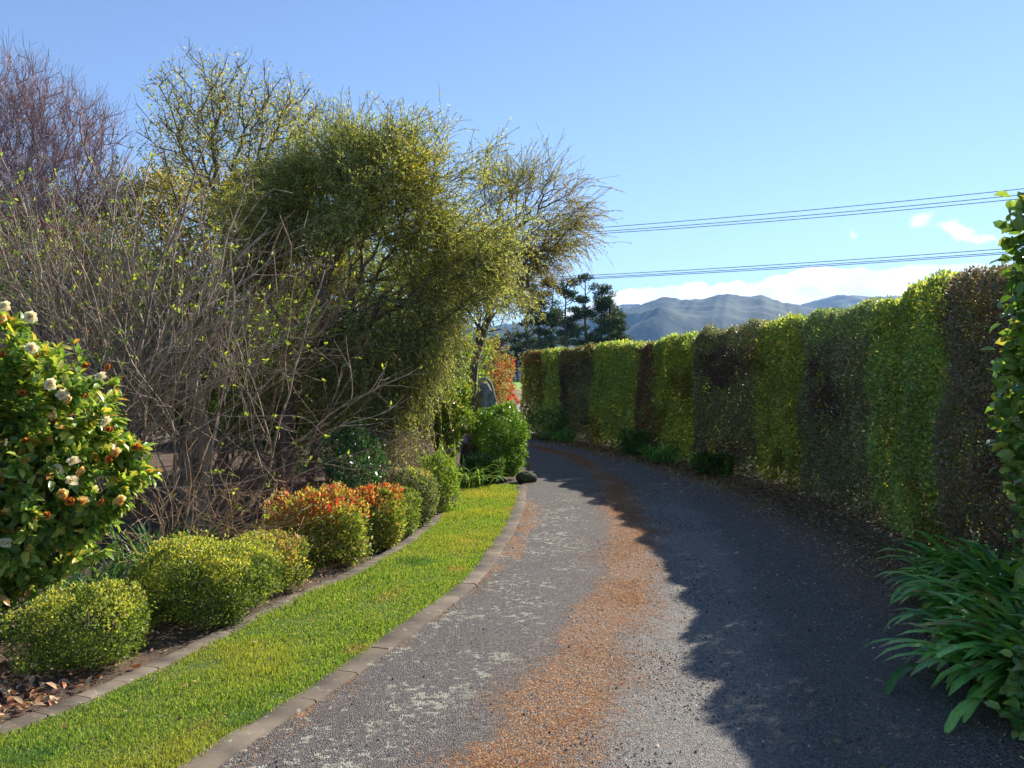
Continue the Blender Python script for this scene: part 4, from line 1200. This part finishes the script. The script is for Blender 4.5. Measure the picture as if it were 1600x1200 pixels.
# tall dark belt that closes the view behind the garden
for i, (x, y, h, rr) in enumerate(((-18, 21, 5.6, 2.4), (-14.6, 22, 5.2, 2.3), (-11.4, 22.5, 5.0, 2.2), (-8.4, 22.2, 4.6, 2.0), (-5.8, 23.0, 4.3, 1.9), (-3.6, 24.0, 3.9, 1.6))):
    lab = ('dense dark conifer at the far left back of the garden, leftmost of the row', 'dense dark conifer second from the left in the back row', 'dense dark conifer third from the left in the back row',
           'dense dark conifer fourth from the left in the back row', 'dense dark conifer second from the right in the back row', 'lowest dense dark conifer, rightmost of the back row')[i]
    root, N, par, nt = crowntree('conifer_tree', lab, 'tree', [(x, y, 0), (x, y, .7), (x, y, 1.4)], [(x, y, h * .48, rr, rr * .7, h * .48), (x, y, h * .3, rr * 1.1, rr * .8, h * .3)], 220, .014, BARK, .3, group='dark conifers closing the back of the garden', rmax=.14, shell=.36)
    leaves_at(root, N, par, nt, 13000, .16, .45, [((.03, .055, .02), 5), ((.06, .085, .03), 3), ((.11, .10, .035), 1)], DULL, 0, .3)

# thick lichened trunk
root = empty('lichened_tree', (-3.28, 8.75, 0), 'thick grey lichen-covered trunk standing among the bare shrubs', 'tree')
pth = spline([(-3.28, 8.75, -.02), (-3.3, 8.75, .5), (-3.32, 8.78, 1.2), (-3.42, 8.8, 1.75), (-3.5, 8.85, 2.3)], 22)[0]
Geo().add(*loft(pth, np.linspace(.155, .10, 22), 16, (.5, .5, .47), .12, 5)).obj('trunk', BARKG, root, smooth=True)
A = np.concatenate([blobs([(-3.0, 8.9, 3.0, 1.3, .8, .9), (-3.9, 8.9, 3.1, 1.0, .8, 1.0)], 260)])
N, par, rad = grow([tuple(pth[-6]), tuple(pth[-3]), tuple(pth[-1])], A, .5, .005)
Geo().add(*skel(N, par, rad, 5, (.5, .48, .45), .07)).obj('branches', BARKG, root)

# tall sparse tree with yellowing leaves
D = 15.0
root, N, par, nt = crowntree('sparse_tree', 'tallest thin tree with scattered yellow leaves against the sky', 'tree',
    [(gx(350, D), D, 0), (gx(345, D), D, 1.5), (gx(350, D), D + .1, 3.0), (gx(352, D), D, 4.3)],
    img_blobs(((325, 150, 75, 75), (400, 165, 85, 60), (465, 195, 80, 60), (270, 190, 60, 75), (345, 235, 90, 70), (430, 260, 100, 70), (500, 240, 60, 60), (250, 280, 70, 60)), D, .5), 620, .0065, BARK, .55, rmax=.085, Cb=(.5, .5, .48), twigs=(2200, .15, .0035, (0, 0, .3), 2), expo=2.2)
leaves_at(root, N, par, nt, 15000, .055, .45, [((.34, .36, .10), 4), ((.50, .42, .10), 3), ((.20, .26, .08), 3), ((.5, .30, .07), .9)], LEAF, .1, .13)

# weeping fine-leaved tree: strands of narrow leaves
def strands(root, N, par, nt, nS, L, per, leafL, leafW, p, droop, upk, Cb, pn=None, K=5, tipfrac=.25, brown=None):
    q = (nt + (len(N) - nt) * (tipfrac + (1 - tipfrac) * R.uniform(0, 1, nS))).astype(int).clip(nt, len(N) - 1)
    p0 = N[q] + R.normal(0, .05, (nS, 3))
    kp = sn(p0, 2.3, 97) + R.normal(0, .45, nS) > -.45
    q, p0 = q[kp], p0[kp]; nS = len(p0)
    c = N[nt:].mean(0)
    o = nrm(p0 - c)
    d = nrm(nrm(N[q] - N[par[q]]) * .3 + o * .6 + R.normal(size=(nS, 3)) * .45 + [0, 0, upk])
    Ls = L * np.minimum(np.exp(R.normal(-.15, .40, nS)), 1.45)
    # strands high in the crown stand up and out, lower ones hang
    hz = np.clip((p0[:, 2] - N[nt:, 2].min()) / (np.ptp(N[nt:, 2]) + .01), 0, 1)
    dr = droop * (1.25 - hz)
    pts = [p0]; cur = p0; dd = d
    for k in range(K):
        dd = nrm(dd + np.stack([0 * dr, 0 * dr, -dr / K * 1.6], 1) + R.normal(0, .10, (nS, 3)))
        cur = cur + dd * (Ls / K)[:, None]
        pts.append(cur)
    PT = np.stack(pts, 1)
    g = Geo()
    for k in range(K):
        g.add(*tubes(PT[:, k], PT[:, k + 1], .0032, .0025, 3, np.array(Cb)))
    g.obj('twigs', BARK, root)
    n = nS * per
    i = np.repeat(np.arange(nS), per); t = R.uniform(.05, 1, n) * K * .999; k = t.astype(int); f = (t - k)[:, None]
    P = PT[i, k] * (1 - f) + PT[i, k + 1] * f
    ax = nrm(PT[i, k + 1] - PT[i, k])
    dl = nrm(ax * .7 + R.normal(size=(n, 3)) * .55 + [0, 0, -.12 * droop])
    C = pal(n, p)
    tone = sn(p0, 1.3, 95)[i] + .5 * sn(p0, 3.5, 96)[i]
    if pn is not None:
        s = tone + R.normal(0, .35, n) > .75
        C[s] = pal(int(s.sum()), pn)
    if brown is not None:
        s = tone + R.normal(0, .3, n) < -1.15
        C[s] = pal(int(s.sum()), brown)
    P = np.where(P[:, 2:] < .05, np.array([0, 0, .4]) + P, P)
    Geo().add(*leafq(P, dl, nrm(R.normal(size=(n, 3)) + [0, 0, .3]), leafL * R.uniform(.6, 1.3, n), leafW, C)).obj('foliage', LEAF, root)

D = 11.9
T1 = img_blobs(((500, 205, 45, 35), (640, 235, 30, 50), (690, 240, 22, 40), (760, 265, 26, 40), (790, 330, 28, 50), (470, 400, 90, 80), (500, 530, 70, 60), (420, 350, 80, 70), (430, 430, 70, 70), (480, 470, 60, 60), (540, 440, 70, 60), (560, 560, 70, 60), (600, 640, 50, 50), (470, 290, 70, 60), (560, 300, 110, 85), (650, 320, 110, 80), (715, 350, 90, 85), (720, 280, 40, 45), (760, 290, 25, 45), (600, 250, 60, 40), (600, 380, 110, 90), (500, 400, 90, 90), (700, 430, 95, 90), (620, 470, 90, 80), (760, 400, 50, 90),
                (660, 530, 70, 70), (590, 540, 60, 60), (620, 600, 45, 60), (540, 500, 60, 60), (690, 500, 40, 60)), D, .5, .9)
root, N, par, nt = crowntree('weeping_tree', 'big weeping fine-leaved olive green tree overhanging the lawn', 'tree',
    [(gx(446, 11.3), 11.3, 0), (gx(448, 11.3), 11.3, .7), (gx(455, 11.4), 11.4, 1.4), (gx(490, 11.6), 11.6, 2.1), (gx(530, 11.8), 11.8, 2.6)], T1, 1100, .0062, BARK, .45, rmax=.10, expo=2.35)
# second trunk of the same tree
Geo().add(*loft(spline([(gx(480, 12), 12, -.02), (gx(490, 12), 12, .5), (gx(505, 12), 12, 1.2), (gx(560, 12), 12, 2.1), (gx(600, 12), 12, 2.9)], 16)[0], np.linspace(.07, .045, 16), 9, (.42, .4, .36), .06, 8)).obj('trunk', BARK, root, smooth=True)
WL = [((.36, .40, .13), 5), ((.48, .50, .19), 3), ((.22, .28, .10), 3), ((.56, .52, .22), 1)]
strands(root, N, par, nt, 10500, .52, 24, .054, .0125, WL, 1.2, .6, (.5, .45, .35), pn=[((.42, .38, .08), 3), ((.34, .36, .08), 2)], brown=[((.26, .13, .06), 2), ((.20, .15, .07), 2)])

cur = blobs(img_blobs(((600, 520, 60, 90), (640, 570, 45, 80), (560, 590, 50, 90), (610, 630, 35, 50), (650, 500, 50, 70), (520, 540, 50, 80)), 11.5, .35, .8), 500, shell=.4)
N2, par2, _r = grow([N[nt + 60], N[nt + 61]], cur, .5, .004)
Geo().add(*skel(N2, par2, _r, 4, (.45, .4, .35), .02)).obj('hanging_branches', BARK, root)
strands(root, N2, par2, 2, 1900, .55, 24, .050, .0115, [((.38, .43, .14), 5), ((.48, .50, .19), 3), ((.2, .26, .09), 2)], 2.2, -.2, (.5, .45, .35), K=6, tipfrac=.1)

D = 16.0
T2 = img_blobs(((800, 335, 60, 70), (850, 350, 55, 70), (880, 370, 35, 50), (815, 410, 50, 50), (780, 430, 60, 80), (775, 490, 45, 55), (740, 460, 60, 80), (860, 300, 35, 40), (895, 350, 25, 60), (800, 290, 50, 40)), D, .5, .9)
root, N, par, nt = crowntree('weeping_tree', 'smaller thin-crowned weeping tree with brown-orange leaves, farther along the drive', 'tree',
    [(gx(735, D), D, 0), (gx(738, D), D, 1.0), (gx(742, D), D, 2.0), (gx(765, D), D, 3.0)], T2, 720, .006, BARK, .5, rmax=.10, expo=2.3)
strands(root, N, par, nt, 4400, .60, 18, .055, .0125, [((.30, .32, .11), 4), ((.40, .38, .14), 3), ((.18, .22, .08), 3), ((.46, .30, .10), .9)], 1.0, .35, (.5, .42, .35), pn=[((.42, .26, .06), 2), ((.3, .26, .06), 2)])

# ------------------------------------------------------------------ small solid things
root = empty('metal_stake', (gx(430, 10.4), 10.4, 0), 'thin rusty steel stake with a tie, standing by the weeping tree trunk', 'stake')
x, y = root.location[:2]
def lprism(x, y, z0, z1, a=.05, t=.008):
    s = np.array([(0, 0), (a, 0), (a, t), (t, t), (t, a), (0, a)])
    V = [(x + p[0], y + p[1], z0) for p in s] + [(x + p[0] + .02, y + p[1], z1) for p in s]
    Q = [[i, (i + 1) % 6, (i + 1) % 6 + 6, i + 6] for i in range(6)] + [[6, 7, 8, 9], [6, 9, 10, 11]]
    return np.array(V, float), None, np.array(Q), np.full((12, 3), .5)
Geo().add(*lprism(x, y, -.1, 1.45)).obj('post', RUST, root)
ring = np.array([(x + .03 + .045 * math.cos(t), y + .025 + .045 * math.sin(t), 1.12) for t in np.linspace(0, 6.28, 13)])
Geo().add(*tubes(ring[:-1], ring[1:], .007, .007, 5, np.array([.9, .5, .3]))).obj('tie', RUST, root)

root = empty('driftwood_post', (-.50, 15.2, 0), 'weathered grey driftwood post standing behind the bright clipped bush', 'post')
def driftwood():
    m = 34; k = 20; V = []
    for i in range(m):
        t = i / (m - 1); z = t * 1.62
        cx = -.50 + .05 * math.sin(t * 4) + .03 * t; cy = 15.2 + .03 * math.sin(t * 5)
        rr = np.interp(t, [0, .35, .6, .82, .92, 1], [.16, .18, .21, .17, .12, .06])
        th = np.arange(k) / k * 6.283 + t * .8
        w_ = 1 + .13 * np.sin(th * 4 + t * 3) + .07 * np.sin(th * 9 + t * 9) + .04 * R.normal(size=k)
        V.append(np.stack([cx + np.cos(th) * rr * w_, cy + np.sin(th) * rr * w_ * .8, np.full(k, z)], 1))
    V = np.concatenate(V + [np.array([[-.47, 15.2, 1.64]])])
    i = np.arange(k); j = (i + 1) % k
    Q = np.concatenate([np.stack([i, j, j + k, i + k], 1) + r * k for r in range(m - 1)])
    T = np.stack([i + (m - 1) * k, j + (m - 1) * k, np.full(k, m * k)], 1)
    return V, T, Q, np.full((len(V), 3), .5)
Geo().add(*driftwood()).obj('post', WOODG, root)
hk = spline([(-.59, 15.15, 1.56), (-.57, 15.13, 1.68), (-.47, 15.12, 1.70), (-.38, 15.12, 1.60), (-.33, 15.12, 1.42), (-.29, 15.12, 1.28)], 14)[0]
Geo().add(*loft(hk, np.linspace(.03, .022, 14), 8, (.62, .66, .55), .1, 9)).obj('curled_root', WOODG, root, smooth=True)

root = empty('tree_stump', (-.72, 13.75, 0), 'dark brown old stump in the shade under the glossy yellow-leaved bush', 'stump')
st = loft(spline([(-.72, 13.75, -.02), (-.73, 13.75, .3), (-.71, 13.77, .62)], 12)[0], np.linspace(.17, .12, 12), 16, (.28, .22, .18), .12, 12)
Geo().add(*st).obj('trunk', BARK, root, smooth=True)

def rock(cx, cy, r, label, seed):
    u = nrm(R.normal(size=(1, 3)))
    th, ph = np.meshgrid(np.linspace(0, 2 * math.pi, 20, endpoint=False), np.linspace(0.05, math.pi - .05, 12))
    P = np.stack([np.cos(th) * np.sin(ph), np.sin(th) * np.sin(ph), np.cos(ph)], 2).reshape(-1, 3)
    P = P * (1 + .12 * sn(P, 1.8, seed) + .05 * sn(P, 5, seed + 1))[:, None] * [r, r * .8, r * .65] + [cx, cy, r * .42]
    i, j = np.meshgrid(np.arange(11), np.arange(20), indexing='ij')
    Q = np.stack([i * 20 + j, i * 20 + (j + 1) % 20, (i + 1) * 20 + (j + 1) % 20, (i + 1) * 20 + j], 2).reshape(-1, 4)
    T = [[k, (k + 1) % 20, 0] for k in range(1, 19)]
    o = mesh('rock', P, [np.array(T), Q], ROCK, smooth=True)
    tag(o, label, 'rock')
rock(.24, 13.55, .17, 'mossy dark rock at the end of the kerb', 5)

# pale posts of the paddock fence
root = empty('post_fence', (-5, 139, 1.5), 'pale post fence across the far bright green paddock', 'fence')
FZ = 1.58
def boxv(x0, x1, y0, y1, z0, z1):
    V = np.array([(x, y, z) for z in (z0, z1) for x, y in ((x0, y0), (x1, y0), (x1, y1), (x0, y1))], float)
    Q = np.array([[0, 1, 5, 4], [1, 2, 6, 5], [2, 3, 7, 6], [3, 0, 4, 7], [4, 5, 6, 7], [3, 2, 1, 0]])
    return V, None, Q, np.full((8, 3), .5)
for k in range(34):
    x = -14 + k * .85
    Geo().add(*boxv(x, x + .22, 139, 139.15, FZ - .1, FZ + 1.15)).obj('post', POST, root)
Geo().add(*boxv(-14, 15, 139.16, 139.2, FZ + .55, FZ + .62)).obj('rail', POST, root)

# ------------------------------------------------------------------ pines beyond the hedge
PG = 'tall pines far beyond the end of the drive'
def pine(px, D, ytop, lab, spread, seed, cb=.35):
    x = gx(px, D); h = gz(ytop - 9, D)
    root = empty('pine_tree', (x, D, 0), lab, 'tree', PG)
    tr = [(x, D, 0), (x + .2, D, h * .3), (x - .1, D, h * .6), (x + R.normal(0, .2), D, h * .96)]
    nd = []
    for k in range(26):
        t = R.uniform(cb, 1.0) ** .85
        a = R.uniform(0, 6.28); rr = spread * (1.15 - t) ** .5 * R.uniform(.25, 1.0) if t > .55 else spread * R.uniform(.5, 1.0) * .8
        nd.append((x + math.cos(a) * rr, D + math.sin(a) * rr, h * t - .4, 1.0 + .35 * spread / 4, 1.2, .65))
    tp = np.array(tr); hh = np.linspace(0, 1, 14)
    pth = spline(tr, 14)[0]
    Geo().add(*loft(pth, np.linspace(.38, .07, 14), 8, (.32, .3, .28), .05, seed)).obj('trunk', BARK, root, smooth=True)
    E0 = list(pth[:-1]); E1 = list(pth[1:])
    for q in nd:
        zb = max(q[2] - R.uniform(.3, 1.6), h * .2)
        b = np.array([np.interp(zb, pth[:, 2], pth[:, 0]), np.interp(zb, pth[:, 2], pth[:, 1]), zb])
        m_ = (b + np.array(q[:3])) / 2 + [0, 0, -.25]
        E0 += [b, m_]; E1 += [m_, np.array(q[:3])]
    Geo().add(*tubes(np.array(E0), np.array(E1), .09, .05, 4, np.array([.35, .32, .3]))).obj('branches', BARK, root)
    n = 6500
    P = blobs(nd, n, shell=.45)
    P = P[sn(P, 1.4, 100 + seed) + R.normal(0, .4, len(P)) > -.35]; n = len(P)
    d = nrm(R.normal(size=(n, 3)) * [1, 1, .6] + [0, 0, .5])
    Geo().add(*leafq(P, d, nrm(R.normal(size=(n, 3))), R.uniform(.35, .75, n), .17, pal(n, [((.045, .075, .03), 5), ((.08, .11, .04), 3), ((.03, .05, .025), 3)]))).obj('foliage', DULL, root)
for i, (px, D, yt, spr, lab) in enumerate((
        (806, 165, 520, 3.0, 'lowest distant pine, half hidden at the left end of the group'),
        (823, 158, 470, 3.2, 'distant pine behind the thin weeping branches, second from the left'),
        (843, 150, 458, 3.4, 'distant dark pine between the weeping branches and the forked pine'),
        (862, 152, 446, 3.6, 'distant pine with a narrow crown left of the bushy pine'),
        (884, 148, 444, 3.8, 'distant bushy pine with a thick straight trunk'),
        (915, 150, 436, 4.2, 'tallest distant pine with a broad rounded top'),
        (940, 152, 455, 2.8, 'slim distant pine just right of the tallest pine'),
        (952, 150, 466, 3.0, 'distant pine with drooping right side, second from the right'),
        (966, 154, 492, 2.6, 'small distant pine at the right end of the group'))):
    pine(px, D, yt, lab, spr, i)
for i, (x, y, lab) in enumerate(((-9, 160, 'dark low pine behind the pale fence, left one'), (-2.5, 163, 'dark low pine behind the pale fence, middle one'), (3.5, 161, 'dark low pine behind the pale fence, right one'))):
    pine(800 + x / y * 1300, y, 535, lab, 4.5, 30 + i, .12)

# ------------------------------------------------------------------ power lines
def wire(label, a, b, c, D0, D1, r=.017):
    """a,b,c: heights at three stations of a nearly straight span"""
    xs = np.linspace(-30, 75, 60)
    # plane of the line runs from (3.7,46) to (22.8,38)
    ys = 46 + (xs - 3.7) * (D1 - D0) / (22.8 - 3.7)
    co = np.polyfit([3.7, 12.7, 22.8], [a, b, c], 2)
    zs = np.polyval(co, xs)
    P = np.stack([xs, ys, zs], 1)
    o = Geo().add(*tubes(P[:-1], P[1:], r, r, 5, np.array([.5, .5, .5]))).obj('power_line', WIRE)
    tag(o, label, 'power line', 'overhead wires crossing the sky')
def zz(px, py):
    x = {905: 3.7, 1200: 12.7, 1580: 22.8}[px]
    D = 46 + (x - 3.7) * (38 - 46) / 19.1
    return CAM_H + (596 - py) * D / 1300
for lab, y0, y1, y2 in (('topmost overhead wire of the upper three', 358, 335, 297), ('middle overhead wire of the upper three', 364, 342.5, 306), ('lowest overhead wire of the upper three', 367, 347, 312),
                        ('thin topmost overhead wire of the lower three', 431, 415, 388), ('middle overhead wire of the lower three', 434.5, 419, 393.5), ('lowest overhead wire of the lower three', 436.5, 421.5, 396)):
    wire(lab, zz(905, y0), zz(1200, y1), zz(1580, y2), 46, 38)

# ------------------------------------------------------------------ hills
def hills(name, prof, dist, depth, seed, rough):
    nx, ny = 420, 60
    pxs = np.linspace(500, 2000, nx)
    yy = np.interp(pxs, [p[0] for p in prof], [p[1] for p in prof])
    ker = np.hanning(7); ker /= ker.sum()
    yy = np.convolve(np.pad(yy, 3, mode='edge'), ker, 'valid')
    V = []
    tt = np.linspace(0, 1, ny)
    for j, t in enumerate(tt):
        Dj = dist - depth + t * depth * 1.3
        X = (pxs - 800) / 1300 * Dj
        top = (596 - yy) / 1300 * dist + CAM_H
        s = t * 1.3
        prof_s = np.where(s <= 1, np.sin(np.clip(s, 0, 1) * math.pi / 2) ** 1.15, 1 - (s - 1) * 1.2)
        P2 = np.stack([X, np.full(nx, Dj)], 1)
        spur = (np.abs(sn(P2, .0028, seed)) * 110 + np.abs(sn(P2, .007, seed + 1)) * 45 + sn(P2, .02, seed + 2) * 12) * rough
        z = top * prof_s - spur * np.sin(np.clip(s, 0, 1) * math.pi) * .9 + (1 - abs(1 - s)) * (sn(P2, .03, seed + 3) * 4 + sn(P2, .09, seed + 4) * 2.5)
        V.append(np.stack([X, np.full(nx, Dj), np.maximum(z, -2)], 1))
    V = np.concatenate(V)
    i, j = np.meshgrid(np.arange(ny - 1), np.arange(nx - 1), indexing='ij')
    q = (i * nx + j).ravel()
    o = mesh(name, V, [np.stack([q, q + 1, q + nx + 1, q + nx], 1)], HILL, smooth=True)
    tag(o, kind='structure')
hills('hills', [(500, 540), (700, 520), (850, 505), (930, 494), (965, 488), (990, 478), (1015, 470), (1035, 464), (1050, 464), (1065, 468), (1080, 466), (1095, 467), (1115, 463), (1135, 459), (1150, 462), (1165, 463), (1178, 463), (1190, 461),
                (1205, 466), (1225, 472), (1245, 475), (1270, 481), (1300, 487), (1350, 492), (1450, 500), (1600, 500), (2000, 530)], 4300, 1900, 200, 1.)
hills('far_hills', [(500, 540), (850, 500), (920, 490), (950, 484), (975, 477), (995, 476), (1010, 480), (1100, 486), (1230, 484), (1255, 474), (1290, 466), (1310, 461), (1325, 463), (1340, 461.5), (1350, 463), (1375, 463), (1400, 461.5), (1450, 464), (1520, 470), (1700, 490), (2000, 530)], 6600, 1500, 220, .8)

# ------------------------------------------------------------------ haze
hv = boxv(-8200, 8200, -8100, 8300, -3, 900)
hz_m, t = mat('haze')
vp = t.new('ShaderNodeVolumePrincipled')
t.put(vp, 'Color', (.30, .57, 1.0)); t.put(vp, 'Density', 0.000088); t.put(vp, 'Anisotropy', 0.)
o_ = t.new('ShaderNodeOutputMaterial'); t.put(o_, 'Volume', vp.outputs[0])
hz = mesh('haze', hv[0], [hv[2]], hz_m)
tag(hz, 'thin blue haze between the garden and the hills', 'haze', kind='stuff')
print('bare edges', cnt, 'verts', sum(len(m.vertices) for m in bpy.data.meshes))
